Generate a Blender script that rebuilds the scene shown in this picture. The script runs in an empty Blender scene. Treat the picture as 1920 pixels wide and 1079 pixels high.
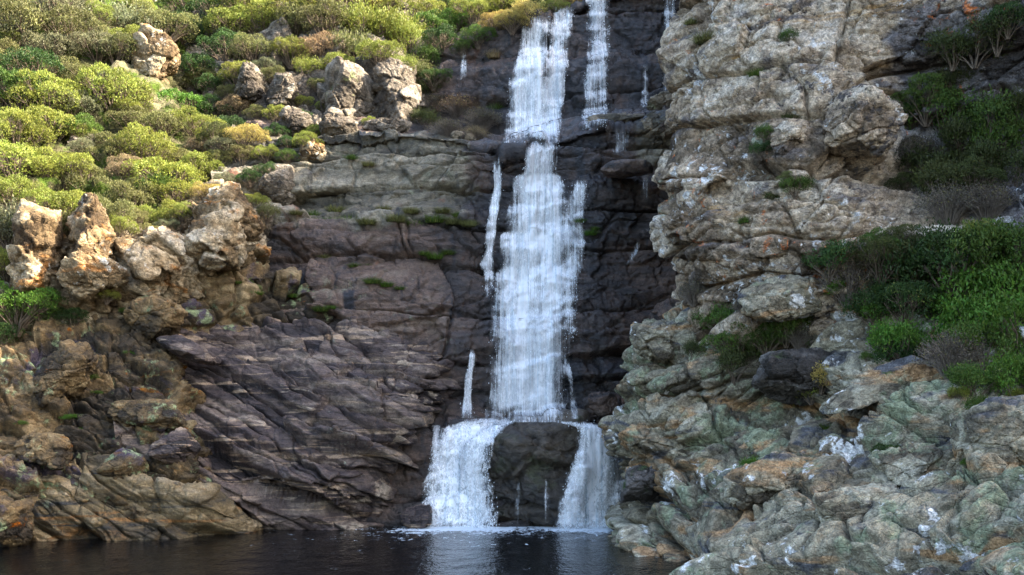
import bpy, math, random
import numpy as np
from mathutils import Vector, Matrix
from mathutils.bvhtree import BVHTree

random.seed(7)
RNG = np.random.default_rng(11)
SC = bpy.context.scene
COL = SC.collection
F, H0, PYH = 2000.0, 3.0, 790.0      # focal length in photo pixels, eye height, horizon row

def W(px, py, d):
    """A point of the place at distance d (metres north of the eye)."""
    return (d*(px-960.0)/F, d, H0+d*(PYH-py)/F)

# ------------------------------------------------------------------ noise
def _h(ix, iy, iz, seed):
    h = (ix.astype(np.uint32)*np.uint32(374761393)) ^ (iy.astype(np.uint32)*np.uint32(668265263)) \
        ^ (iz.astype(np.uint32)*np.uint32(2147483647)) ^ np.uint32((seed*2654435761) & 0xffffffff)
    h = (h ^ (h >> np.uint32(13)))*np.uint32(1274126177)
    h = (h ^ (h >> np.uint32(16)))*np.uint32(2246822519)
    return h ^ (h >> np.uint32(13))

def rnd(ix, iy=None, iz=None, seed=0):
    z = np.zeros_like(ix, dtype=np.int64)
    iy = z if iy is None else iy
    iz = z if iz is None else iz
    return (_h(ix.astype(np.int64), iy.astype(np.int64), iz.astype(np.int64), seed) & np.uint32(0xffffff)).astype(np.float32)/16777215.0

def perlin(p, seed=0):
    i = np.floor(p).astype(np.int64); f = (p-i).astype(np.float32)
    u = f*f*f*(f*(f*6-15)+10)
    out = np.zeros(len(p), np.float32)
    for dx in (0, 1):
        wx = u[:, 0] if dx else 1-u[:, 0]
        for dy in (0, 1):
            wy = u[:, 1] if dy else 1-u[:, 1]
            for dz in (0, 1):
                wz = u[:, 2] if dz else 1-u[:, 2]
                h = _h(i[:, 0]+dx, i[:, 1]+dy, i[:, 2]+dz, seed)
                gx = ((h & np.uint32(255)).astype(np.float32)/127.5-1)
                gy = (((h >> np.uint32(8)) & np.uint32(255)).astype(np.float32)/127.5-1)
                gz = (((h >> np.uint32(16)) & np.uint32(255)).astype(np.float32)/127.5-1)
                out += wx*wy*wz*(gx*(f[:, 0]-dx)+gy*(f[:, 1]-dy)+gz*(f[:, 2]-dz))
    return out*1.3

def fbm(p, octv=4, seed=0, gain=.5, ridged=False):
    a, s, out = 1.0, 1.0, np.zeros(len(p), np.float32)
    for k in range(octv):
        n = perlin(p*s+k*17.3, seed+k)
        out += a*((0.5-np.abs(n)*1.6) if ridged else n)
        a *= gain; s *= 2.03
    return out

def worley(p, seed=0):
    """F1, F2-F1 and a random value of the nearest cell."""
    i = np.floor(p).astype(np.int64); f = (p-i).astype(np.float32)
    d1 = np.full(len(p), 9., np.float32); d2 = d1.copy(); c = np.zeros(len(p), np.float32); v = np.zeros((len(p), 3), np.float32)
    for dx in (-1, 0, 1):
        for dy in (-1, 0, 1):
            for dz in (-1, 0, 1):
                h = _h(i[:, 0]+dx, i[:, 1]+dy, i[:, 2]+dz, seed)
                a = (h & np.uint32(1023)).astype(np.float32)/1023
                b = ((h >> np.uint32(10)) & np.uint32(1023)).astype(np.float32)/1023
                e = ((h >> np.uint32(20)) & np.uint32(1023)).astype(np.float32)/1023
                r = np.stack([dx+a-f[:, 0], dy+b-f[:, 1], dz+e-f[:, 2]], 1)
                d = np.sqrt((r*r).sum(1))
                m = d < d1; v[m] = r[m]
                d2 = np.where(m, d1, np.minimum(d2, d)); c = np.where(m, (a*7.3+b*3.1+e*5.7) % 1.0, c)
                d1 = np.where(m, d, d1)
    return v, d2-d1, c

def rot(ax, ay, az):
    from mathutils import Euler
    return np.array(Euler([math.radians(v) for v in (ax, ay, az)]).to_matrix())

# ------------------------------------------------------------------ meshes
def mesh_np(name, V, Fc, attrs=None, smooth=True, uv=None):
    """Fc: (n,4) or (n,3) int array"""
    V = np.asarray(V, np.float32); Fc = np.asarray(Fc, np.int32)
    m = bpy.data.meshes.new(name)
    n, k = Fc.shape
    m.vertices.add(len(V)); m.vertices.foreach_set('co', V.ravel())
    m.loops.add(n*k); m.loops.foreach_set('vertex_index', Fc.ravel())
    m.polygons.add(n)
    m.polygons.foreach_set('loop_start', np.arange(0, n*k, k, dtype=np.int32))
    m.polygons.foreach_set('loop_total', np.full(n, k, np.int32))
    m.polygons.foreach_set('use_smooth', np.full(n, smooth, bool))
    for a, v in (attrs or {}).items():
        at = m.attributes.new(a, 'FLOAT', 'POINT'); at.data.foreach_set('value', np.asarray(v, np.float32))
    if uv is not None:
        l = m.uv_layers.new(name='UVMap'); l.data.foreach_set('uv', np.asarray(uv, np.float32)[Fc.ravel()].ravel())
    m.update(calc_edges=True)
    return m

def link(name, me, mat=None, parent=None, loc=None):
    o = bpy.data.objects.new(name, me); COL.objects.link(o)
    if mat and me is not None and not me.materials: me.materials.append(mat)
    if parent: o.parent = parent
    if loc is not None: o.location = loc
    return o

def tag(o, label=None, cat=None, group=None, kind=None):
    if label: o['label'] = label
    if cat: o['category'] = cat
    if group: o['group'] = group
    if kind: o['kind'] = kind
    return o

def grid_faces(nu, nv):
    a = np.arange(nu*nv).reshape(nu, nv)
    return np.stack([a[:-1, :-1], a[1:, :-1], a[1:, 1:], a[:-1, 1:]], -1).reshape(-1, 4)

def catmull(C, n, axis):
    """resample control array along axis to n points"""
    C = np.moveaxis(C, axis, 0); K = len(C)
    t = np.linspace(0, K-1, n); i = np.minimum(t.astype(int), K-2); f = (t-i).reshape((-1,)+(1,)*(C.ndim-1))
    g = lambda j: C[np.clip(j, 0, K-1)]
    p0, p1, p2, p3 = g(i-1), g(i), g(i+1), g(i+2)
    p0 = np.where((i == 0).reshape(f.shape), 2*p1-p2, p0); p3 = np.where((i == K-2).reshape(f.shape), 2*p2-p1, p3)
    r = .5*((2*p1)+(-p0+p2)*f+(2*p0-5*p1+4*p2-p3)*f*f+(-p0+3*p1-3*p2+p3)*f**3)
    return np.moveaxis(r, 0, axis)

def arc_resample(P, n, axis):
    """make spacing even along an axis by mean arc length"""
    P = np.moveaxis(P, axis, 0)
    d = np.linalg.norm(np.diff(P, axis=0), axis=-1)
    d = np.percentile(d.reshape(len(d), -1), 70, axis=1)
    s = np.concatenate([[0], np.cumsum(d)]); t = np.linspace(0, s[-1], n)
    i = np.clip(np.searchsorted(s, t)-1, 0, len(s)-2); f = ((t-s[i])/(s[i+1]-s[i]+1e-9)).reshape((-1,)+(1,)*(P.ndim-1))
    return np.moveaxis(P[i]*(1-f)+P[i+1]*f, 0, axis)

def gnormal(P, nu, nv):
    G = P.reshape(nu, nv, 3)
    du = np.gradient(G, axis=0); dv = np.gradient(G, axis=1)
    n = np.cross(du, dv).reshape(-1, 3)
    n /= np.linalg.norm(n, axis=1, keepdims=True)+1e-9
    return n.astype(np.float32)

def smooth_n(N, nu, nv, k=3):
    G = N.reshape(nu, nv, 3).copy()
    for _ in range(k):
        G[1:-1] = (G[:-2]+G[1:-1]*2+G[2:])/4
        G[:, 1:-1] = (G[:, :-2]+G[:, 1:-1]*2+G[:, 2:])/4
    G = G.reshape(-1, 3); return G/(np.linalg.norm(G, axis=1, keepdims=True)+1e-9)

def beds(P, R, thick, blen, seed, amp, groove, gw, warp=.35, jit=.6, wscale=.25, bulge=0.0, soft=.05, tilt=.8):
    """bedded, jointed rock: per-block offsets, open joints. returns (offset, block random)."""
    q = (P @ R).astype(np.float32)
    w = fbm(q*wscale, 3, seed+50)
    t = q[:, 2]+warp*w+.12*warp*fbm(q*1.7, 2, seed+51)
    lv = np.cumsum(thick*(1+jit*(np.random.default_rng(seed).random(400)*2-1)))-thick*200
    i = np.clip(np.searchsorted(lv, t)-1, 0, 398)
    h = lv[i+1]-lv[i]; f = (t-lv[i])/h
    sft = rnd(i, seed=seed+1)*blen
    L = blen*(.55+.9*rnd(i, seed=seed+2))
    s = q[:, 0]+sft+.3*blen*w+(rnd(i, seed=seed+9)-.5)*h*2*f
    j = np.floor(s/L); g = s/L-j
    s2 = q[:, 1]*.8+sft*1.7+.25*blen*w; j2 = np.floor(s2/L); g2 = s2/L-j2
    # neighbour-softened block value so that the step is a short bevel, not a knife edge
    rb = rnd(i, j, j2, seed=seed+3)
    bed = rnd(i, seed=seed+4)
    tx, tz = rnd(i, j, j2, seed=seed+5)-.5, rnd(i, j, j2, seed=seed+6)-.5
    off = amp*((rb-.5)*.9+(bed-.5)*1.1+tilt*(tx*(g-.5)*2+tz*(f-.5)*2))
    dz = np.minimum(f, 1-f)*h; dx = np.minimum(g, 1-g)*L; d2 = np.minimum(g2, 1-g2)*L
    jw = gw*(.5+rb)
    gr = -groove*(np.exp(-(dz/gw)**2)*(.5+bed) + .75*np.exp(-(dx/jw)**2)*(.25+rb) + .4*np.exp(-(d2/jw)**2)*(.25+rb))
    edge = np.minimum(np.minimum(dz, dx), d2)
    rd = -soft*np.exp(-edge/(gw*2.5))
    bl = bulge*(1-(2*f-1)**2)*h
    return (off+gr+rd+bl).astype(np.float32), rb

def blocks(P, R, scale, seed, amp, groove, gw=.06, warp=.15):
    q = (P @ R).astype(np.float32)/np.array(scale, np.float32)
    q = q+warp*np.stack([fbm(q*1.3, 2, seed+7), fbm(q*1.3+31, 2, seed+8), fbm(q*1.3+77, 2, seed+9)], 1)
    v, e, c = worley(q, seed)
    k = (c*4096).astype(np.int64)
    g = np.stack([rnd(k, seed=seed+61), rnd(k, seed=seed+62), rnd(k, seed=seed+63)], 1)-.5
    face = (v*g).sum(1)*2.0              # every block has a flat face tilted its own way
    return (amp*(c-.5+face)-groove*np.exp(-(e/gw)**2)).astype(np.float32), c

def blur_attr(v, nu, nv, k=1):
    G = v.reshape(nu, nv).copy()
    for _ in range(k):
        G[1:-1] = (G[:-2]+G[1:-1]*2+G[2:])/4
        G[:, 1:-1] = (G[:, :-2]+G[:, 1:-1]*2+G[:, 2:])/4
    return G.ravel()

SURF = {}
def net(name, rows, spacing, layers, mat, label, flip=False, extra=None):
    """rows: control net of (px,py,D) (or ('w',x,y,z)). layers: list of callables P->(offset, rand) along the smoothed normal"""
    C = np.array([[(p[1:] if p[0] == 'w' else W(*p)) for p in r] for r in rows], np.float64)
    A = catmull(catmull(C, 160, 0), 160, 1)
    lu = np.percentile(np.linalg.norm(np.diff(A, axis=0), axis=-1).sum(0), 80)
    lv = np.percentile(np.linalg.norm(np.diff(A, axis=1), axis=-1).sum(1), 80)
    nu, nv = max(20, int(lu/spacing)), max(20, int(lv/spacing))
    A = arc_resample(A, nu, 0); A = arc_resample(A, nv, 1)
    P = A.reshape(-1, 3).astype(np.float32)
    at = {}
    N = smooth_n(gnormal(P, nu, nv), nu, nv, 12)     # one direction for all layers keeps the blocks angular
    P0 = P
    for k, ly in enumerate(layers):
        off, c = ly(P)
        P = P+N*off[:, None]
        if c is not None: at['blk%d' % k if k else 'blk'] = c
    if extra: at.update(extra(P))
    N = gnormal(P, nu, nv)
    if flip: N = -N
    fc = grid_faces(nu, nv)
    if not flip: pass
    else: fc = fc[:, ::-1]
    me = mesh_np(name, P, fc, at)
    o = link(name, me, mat); tag(o, label, None, None, 'structure')
    SURF[name] = (P.reshape(nu, nv, 3), N, BVHTree.FromPolygons(P.tolist(), fc.tolist()))
    return o

EYE = Vector((0, 0, H0))
def hit(px, py, names=None):
    """first terrain surface met on the line of sight: where a thing rests"""
    d = (Vector(W(px, py, 1.0))-EYE).normalized(); best = None
    for n in (names or SURF):
        r = SURF[n][2].ray_cast(EYE, d)
        if r[0] is not None and (best is None or r[3] < best[3]): best = r
    return best
# ------------------------------------------------------------------ materials
class NT:
    def __init__(s, name):
        s.m = bpy.data.materials.new(name); s.m.use_nodes = True
        s.t = s.m.node_tree; s.t.nodes.clear()
        s.out = s.n('ShaderNodeOutputMaterial')
    def n(s, ty, **kw):
        nd = s.t.nodes.new(ty)
        for k, v in kw.items():
            if k in ('ins',): continue
            setattr(nd, k, v)
        return nd
    def set(s, sock, v):
        if hasattr(v, 'is_output') or isinstance(v, bpy.types.NodeSocket): s.t.links.new(v, sock)
        else: sock.default_value = v
    def coord(s, rotd=(0, 0, 0), scale=(1, 1, 1), src='Object'):
        if src == 'UV': c = s.n('ShaderNodeTexCoord').outputs['UV']
        elif src == 'pos': c = s.n('ShaderNodeNewGeometry').outputs['Position']
        else: c = s.n('ShaderNodeTexCoord').outputs['Object']
        mp = s.n('ShaderNodeMapping'); s.set(mp.inputs['Vector'], c)
        mp.inputs['Rotation'].default_value = [math.radians(a) for a in rotd]
        mp.inputs['Scale'].default_value = scale
        return mp.outputs[0]
    def noise(s, v, scale, detail=5, rough=.55, dist=0.0, lac=2.0):
        nd = s.n('ShaderNodeTexNoise'); s.set(nd.inputs['Vector'], v)
        nd.inputs['Scale'].default_value = scale; nd.inputs['Detail'].default_value = detail
        nd.inputs['Roughness'].default_value = rough; nd.inputs['Distortion'].default_value = dist
        nd.inputs['Lacunarity'].default_value = lac
        return nd.outputs['Fac']
    def vor(s, v, scale, feature='F1', out='Distance'):
        nd = s.n('ShaderNodeTexVoronoi', feature=feature); s.set(nd.inputs['Vector'], v)
        nd.inputs['Scale'].default_value = scale
        return nd.outputs[out]
    def math(s, op, a, b=0.0, c=None, clamp=False):
        nd = s.n('ShaderNodeMath', operation=op); nd.use_clamp = clamp
        s.set(nd.inputs[0], a); s.set(nd.inputs[1], b)
        if c is not None: s.set(nd.inputs[2], c)
        return nd.outputs[0]
    def step(s, v, lo, hi, a=0.0, b=1.0):
        nd = s.n('ShaderNodeMapRange', interpolation_type='SMOOTHSTEP')
        s.set(nd.inputs['Value'], v); nd.inputs['From Min'].default_value = lo; nd.inputs['From Max'].default_value = hi
        nd.inputs['To Min'].default_value = a; nd.inputs['To Max'].default_value = b
        return nd.outputs['Result']
    def ramp(s, fac, stops):
        nd = s.n('ShaderNodeValToRGB'); s.set(nd.inputs['Fac'], fac)
        el = nd.color_ramp.elements
        while len(el) < len(stops): el.new(.5)
        for e, (p, c) in zip(el, stops): e.position = p; e.color = (*c, 1)
        return nd.outputs['Color']
    def mix(s, fac, a, b, mode='MIX'):
        nd = s.n('ShaderNodeMix', data_type='RGBA', blend_type=mode)
        s.set(nd.inputs['Factor'], fac)
        for k, v in ((6, a), (7, b)):
            if isinstance(v, tuple): v = (*v, 1) if len(v) == 3 else v
            s.set(nd.inputs[k], v)
        return nd.outputs[2]
    def attr(s, name):
        return s.n('ShaderNodeAttribute', attribute_name=name).outputs['Fac']
    def bsdf(s, col, rough=.8, spec=.3, normal=None, **kw):
        b = s.n('ShaderNodeBsdfPrincipled')
        if isinstance(col, tuple): col = (*col, 1)
        s.set(b.inputs['Base Color'], col); s.set(b.inputs['Roughness'], rough)
        s.set(b.inputs['Specular IOR Level'], spec)
        if normal is not None: s.set(b.inputs['Normal'], normal)
        return b.outputs[0]
    def bump(s, h, strength, dist=.05):
        b = s.n('ShaderNodeBump'); s.set(b.inputs['Height'], h); s.set(b.inputs['Strength'], strength)
        b.inputs['Distance'].default_value = dist
        return b.outputs[0]
    def done(s, sh):
        s.t.links.new(sh, s.out.inputs['Surface']); return s.m

def sep_z(k, v, i='Z'):
    nd = k.n('ShaderNodeSeparateXYZ'); k.set(nd.inputs[0], v); return nd.outputs[i]

def rock_mat(name, stops, rotd=(0, 0, 0), aniso=(1, 1, 1), lichens=(), streaks=None, rough=.85, spec=.25, wet=None,
             moss=None, bstr=.6, base_scale=.7, speck=.35, pale=None, mott=(5.5, .26), sat=1.1, baniso=None):
    """stops: ramp colours; lichens: (colour, scale, lo, hi, detail, mult-scale); streaks: (colour, scale, lo, hi)"""
    k = NT(name)
    c0 = k.coord(src='pos'); ca = k.coord(rotd, aniso, src='pos')
    n1 = k.noise(ca, base_scale, 6, .62, .4)
    n2 = k.noise(c0, 3.1, 4, .6)
    blk = k.attr('blk')
    f = k.math('ADD', k.math('MULTIPLY', n1, .95), k.math('MULTIPLY', blk, .28))
    f = k.math('ADD', f, k.math('MULTIPLY', n2, .25))
    f = k.math('SUBTRACT', f, .24)
    f = k.step(f, .22, .78)
    col = k.ramp(f, stops)
    if pale:
        m = k.step(k.math('ADD', k.attr('pale'), k.math('MULTIPLY', k.math('SUBTRACT', k.noise(c0, .9, 6, .65), .5), 1.6)), .35, .7)
        col = k.mix(m, col, k.ramp(f, pale))
    if streaks:
        for (sc, scl, lo, hi, rt, an) in streaks:
            v = k.coord(rt, an, src='pos')
            m = k.step(k.noise(v, scl, 5, .6, .6), lo, hi)
            col = k.mix(m, col, sc)
    for L in lichens:
        sc, scl, lo, hi = L[:4]
        big = L[4] if len(L) > 4 else scl*.2
        m = k.step(k.math('ADD', k.math('MULTIPLY', k.noise(c0, scl, 6, .65, .3), .62), k.math('MULTIPLY', k.noise(c0, big, 3, .5), .38)), lo, hi)
        col = k.mix(m, col, sc)
    sp = k.step(k.noise(c0, 26, 3, .7), .25, .75, 1-speck, 1+speck)
    col = k.mix(1.0, col, k.n('ShaderNodeCombineColor').outputs[0], 'MULTIPLY') if False else col
    mt = k.step(k.noise(c0, mott[0], 5, .72, .5), .38, .62, 1-mott[1], 1+mott[1]*1.1)
    hs = k.n('ShaderNodeHueSaturation'); k.set(hs.inputs['Color'], col); k.set(hs.inputs['Value'], k.math('MULTIPLY', sp, mt))
    hs.inputs['Saturation'].default_value = sat
    col = hs.outputs['Color']
    if moss:
        mc, scl, lo, hi, upw = moss
        g = k.n('ShaderNodeNewGeometry')
        nz = sep_z(k, g.outputs['Normal'])
        m = k.math('ADD', k.noise(c0, scl, 7, .65), k.math('MULTIPLY', nz, upw))
        m = k.step(m, lo, hi)
        mcol = k.mix(k.noise(c0, 9, 4, .6), mc, tuple(x*.45 for x in mc))
        col = k.mix(m, col, mcol)
    rg = k.step(k.noise(c0, 2.2, 6, .6), .3, .7, max(.05, rough-.12), min(1, rough+.08))
    if wet:      # (x centre, z slope, half width): water-soaked stone beside the falls is darker and glossy
        wc, lo, hi = wet
        m = k.math('MULTIPLY', k.attr('wet'), k.step(k.noise(k.coord((0, 0, 0), (1, 1, .25), src='pos'), 1.2, 6, .6), .25, .62))
        col = k.mix(k.math('MULTIPLY', m, .75), col, wc)
        rg = k.math('SUBTRACT', rg, k.math('MULTIPLY', m, .42))
    cb = k.coord(rotd, tuple(1+(a-1)*.45 for a in aniso), src='pos')
    hgt = k.math('ADD', k.math('MULTIPLY', k.noise(cb, 5, 5, .68), .7), k.math('MULTIPLY', k.noise(c0, 17, 4, .7), .35))
    hgt = k.math('ADD', hgt, k.math('MULTIPLY', k.step(k.vor(ca, 2.6, 'DISTANCE_TO_EDGE'), 0, .045), .12))
    nrm = k.bump(hgt, min(1, bstr*1.25), .16)
    return k.done(k.bsdf(col, rg, spec, nrm))

def leaf_mat(name, tint=(1, 1, 1), trans=.35, rough=.5, spread=.5, yel=(.55, .5, .12)):
    k = NT(name)
    oc = k.n('ShaderNodeObjectInfo').outputs['Color']
    r = k.attr('rnd')
    hs = k.n('ShaderNodeHueSaturation'); k.set(hs.inputs['Color'], oc)
    k.set(hs.inputs['Value'], k.step(r, 0, 1, 1-spread, 1+spread))
    k.set(hs.inputs['Hue'], k.step(k.attr('rnd2'), 0, 1, .475, .52))
    col = hs.outputs[0]
    col = k.mix(k.step(k.attr('rnd2'), .8, 1.0, 0, .35), col, yel)
    b = k.n('ShaderNodeBsdfPrincipled'); k.set(b.inputs['Base Color'], col)
    b.inputs['Roughness'].default_value = rough; b.inputs['Specular IOR Level'].default_value = .25
    t = k.n('ShaderNodeBsdfTranslucent'); k.set(t.inputs['Color'], col)
    ms = k.n('ShaderNodeMixShader'); ms.inputs[0].default_value = trans
    k.t.links.new(b.outputs[0], ms.inputs[1]); k.t.links.new(t.outputs[0], ms.inputs[2])
    return k.done(ms.outputs[0])

M = {}
M['wall'] = rock_mat('dark_wet_sandstone', [(0, (0.016, 0.013, 0.012)), (.35, (0.040, 0.030, 0.026)), (.6, (0.074, 0.051, 0.040)), (.85, (0.114, 0.077, 0.058)), (1, (0.150, 0.114, 0.088))],
    rotd=(0, 4, 0), aniso=(.6, .6, 2.2), streaks=[((.13, .062, .035), .9, .60, .74, (0, 0, 0), (1, 1, .45)), ((.02, .02, .024), 1.3, .56, .7, (0, 0, 0), (1.4, 1, .16))],
    lichens=[((.17, .17, .12), 3.0, .60, .70, .35)], rough=.55, spec=.45, pale=[(0, (.04, .036, .028)), (.35, (.09, .08, .058)), (.65, (.165, .145, .105)), (1, (.28, .25, .19))], wet=((.018, .022, .028), 0, 0),
    moss=((.085, .10, .02), 1.6, .93, 1.12, .42), bstr=.55)
M['shelf'] = rock_mat('weathered_shelf_rock', [(0, (.05, .045, .035)), (.35, (.10, .085, .062)), (.6, (.17, .14, .10)), (.85, (.25, .21, .155)), (1, (.34, .30, .24))],
    rotd=(0, 4, 0), aniso=(.6, .6, 2.2), streaks=[((.06, .045, .04), 1.1, .54, .66, (0, 0, 0), (1.5, 1, .3))],
    lichens=[((.30, .31, .22), 2.4, .55, .66, .4), ((.09, .11, .03), 1.4, .58, .68, .3)], rough=.8, spec=.3, bstr=.6)
M['slab'] = rock_mat('purple_brown_slab', [(0, (0.013, 0.009, 0.009)), (.3, (0.031, 0.020, 0.020)), (.55, (0.061, 0.039, 0.035)), (.8, (0.106, 0.070, 0.053)), (1, (0.212, 0.153, 0.106))],
    rotd=(0, -24, 0), aniso=(.38, .5, 3.0), streaks=[((.33, .215, .12), 1.5, .555, .65, (0, -26, 0), (.22, .5, 3.6)), ((.36, .27, .18), .7, .61, .66, (0, -20, 0), (.5, .6, 1.6)), ((.022, .016, .018), 1.5, .58, .68, (0, -24, 0), (.3, .6, 3.2))],
    lichens=[((.20, .21, .15), 4.2, .62, .70, .5)], rough=.58, spec=.45, bstr=.6, base_scale=.95, sat=.82)
M['bank'] = rock_mat('mossy_bank_rubble', sat=1.25, stops=[(0, (0.015, 0.012, 0.009)), (.3, (0.040, 0.031, 0.021)), (.55, (0.081, 0.061, 0.038)), (.8, (0.147, 0.106, 0.063)), (1, (0.237, 0.190, 0.123))],
    rotd=(0, 30, 0), aniso=(.7, .7, 1.6), streaks=[((.20, .095, .035), .8, .62, .72, (0, 25, 0), (.5, .6, 1.8)), ((.06, .05, .065), .6, .58, .66, (0, 0, 0), (1, 1, 1))],
    lichens=[((.23, .27, .165), 2.6, .55, .63, .6), ((.35, .12, .035), 2.0, .635, .69, .5)], rough=.75, spec=.35,
    moss=((.055, .11, .015), 2.6, .95, 1.12, .42), bstr=.6, base_scale=1.2)
M['tanslab'] = rock_mat('tan_layered_slab', [(0, (.02, .016, .010)), (.3, (.055, .042, .025)), (.55, (.105, .08, .045)), (.8, (.18, .135, .075)), (1, (.27, .215, .14))],
    rotd=(0, -27, 0), aniso=(.35, .5, 2.6), streaks=[((.21, .115, .05), 1.0, .58, .68, (0, -27, 0), (.3, .5, 2.6)), ((.03, .028, .024), 1.3, .56, .66, (0, -27, 0), (.3, .6, 3.0))],
    lichens=[((.21, .22, .14), 3.0, .60, .68, .5)], rough=.65, spec=.4, moss=((.05, .08, .018), 2.6, 1.0, 1.15, .42), bstr=.6)
M['hill'] = rock_mat('shrubby_slope_soil', [(0, (.02, .02, .012)), (.4, (.042, .042, .02)), (.7, (.08, .075, .04)), (1, (.17, .155, .10))],
    lichens=[((.06, .09, .02), 2.0, .50, .60, .4)], rough=.9, spec=.1, bstr=.7)
M['outcrop'] = rock_mat('sunlit_outcrop_rock', [(0, (.045, .03, .018)), (.28, (.12, .085, .050)), (.55, (.24, .18, .11)), (.8, (.36, .29, .195)), (1, (.50, .43, .33))],
    rotd=(0, 35, 20), aniso=(.8, .8, 1.6), streaks=[((.36, .19, .085), 1.0, .57, .68, (0, 20, 0), (.8, .8, 1.5))],
    lichens=[((.50, .49, .44), 3.2, .58, .66, .6), ((.15, .14, .12), 3.5, .57, .65, .5)], rough=.88, spec=.2, bstr=.95, mott=(6, .36))
M['greyrock'] = rock_mat('grey_jointed_rock', [(0, (.045, .038, .032)), (.35, (.10, .085, .068)), (.65, (.17, .145, .115)), (1, (.31, .27, .22))],
    rotd=(0, 50, 0), aniso=(.8, .8, 1.7), streaks=[((.09, .075, .06), 1.2, .54, .64, (0, 55, 0), (.5, 1, 2.4))],
    lichens=[((.42, .42, .38), 3.0, .60, .67, .6), ((.22, .24, .12), 2.0, .60, .68, .4), ((.06, .055, .05), 4.5, .58, .65, .5)], rough=.88, spec=.2, bstr=.9, mott=(6, .34))
M['cliff'] = rock_mat('buff_lichened_cliff', [(0, (.075, .060, .046)), (.22, (.185, .145, .105)), (.45, (.335, .265, .195)), (.75, (.46, .38, .285)), (1, (.57, .505, .42))],
    rotd=(0, 3, 0), aniso=(.7, .7, 1.4), streaks=[((.40, .25, .11), .55, .61, .76, (0, 3, 0), (.45, .6, 3.4)), ((.17, .15, .14), .8, .55, .66, (0, -35, 0), (.7, .7, 1.7))],
    lichens=[((.52, .20, .10), 2.3, .575, .63, .33), ((.62, .61, .59), 3.6, .575, .625, .5), ((.09, .08, .075), 4.6, .57, .63, .45), ((.30, .33, .25), 1.7, .60, .67, .3)],
    rough=.92, spec=.15, bstr=.9, base_scale=1.0, mott=(6.5, .36), pale=[(0, (.06, .055, .055)), (.4, (.125, .115, .115)), (.7, (.20, .185, .18)), (1, (.31, .29, .27))])
M['terrace'] = rock_mat('green_lichened_terrace', [(0, (0.068, 0.056, 0.040)), (.22, (0.156, 0.132, 0.092)), (.45, (0.248, 0.216, 0.148)), (.75, (0.328, 0.296, 0.212)), (1, (0.408, 0.380, 0.292))],
    rotd=(0, 22, 0), aniso=(.7, .7, 1.5), streaks=[((.37, .23, .115), .8, .535, .63, (0, 24, 0), (.5, .6, 1.8)), ((.10, .10, .105), 1.1, .57, .66, (0, 20, 0), (.5, .6, 2.0))],
    lichens=[((.245, .27, .17), 1.3, .53, .61, .3), ((.10, .095, .085), 4.2, .62, .68, .5), ((.68, .67, .64), 2.2, .57, .61, .45), ((.42, .15, .06), 3.6, .70, .73, .4)],
    rough=.9, spec=.18, bstr=.85, moss=((.07, .10, .02), 2.1, 1.08, 1.2, .4), base_scale=1.0, mott=(6.0, .34), sat=.98)
M['recess'] = rock_mat('dark_grey_recess_rock', [(0, (.028, .025, .022)), (.4, (.062, .055, .050)), (.7, (.11, .10, .092)), (1, (.20, .19, .175))],
    rotd=(0, 30, 0), aniso=(.7, .7, 1.8), lichens=[((.30, .30, .30), 3.0, .61, .68, .5), ((.05, .07, .03), 1.6, .56, .64, .4)], rough=.85, spec=.25, bstr=.8)
M['dome'] = rock_mat('dark_mossy_boulder', [(0, (0.013, 0.012, 0.011)), (.4, (0.027, 0.022, 0.017)), (.7, (0.045, 0.036, 0.026)), (1, (0.075, 0.060, 0.042))],
    rotd=(0, 10, 0), aniso=(.6, .6, 2.0), lichens=[((.036, .038, .018), 1.4, .55, .66, .4)], rough=.4, spec=.5, bstr=.6)
M['leaf'] = leaf_mat('shrub_leaves')
M['stem'] = (lambda k: k.done(k.bsdf(k.ramp(k.noise(k.coord(), 9, 5), [(.3, (.07, .05, .035)), (.7, (.19, .15, .11))]), .85, .2)))(NT('shrub_bark'))
M['drytwig'] = (lambda k: k.done(k.bsdf(k.ramp(k.noise(k.coord(), 9, 5), [(.3, (.13, .11, .09)), (.7, (.26, .22, .18))]), .85, .2)))(NT('dry_twigs'))

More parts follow.
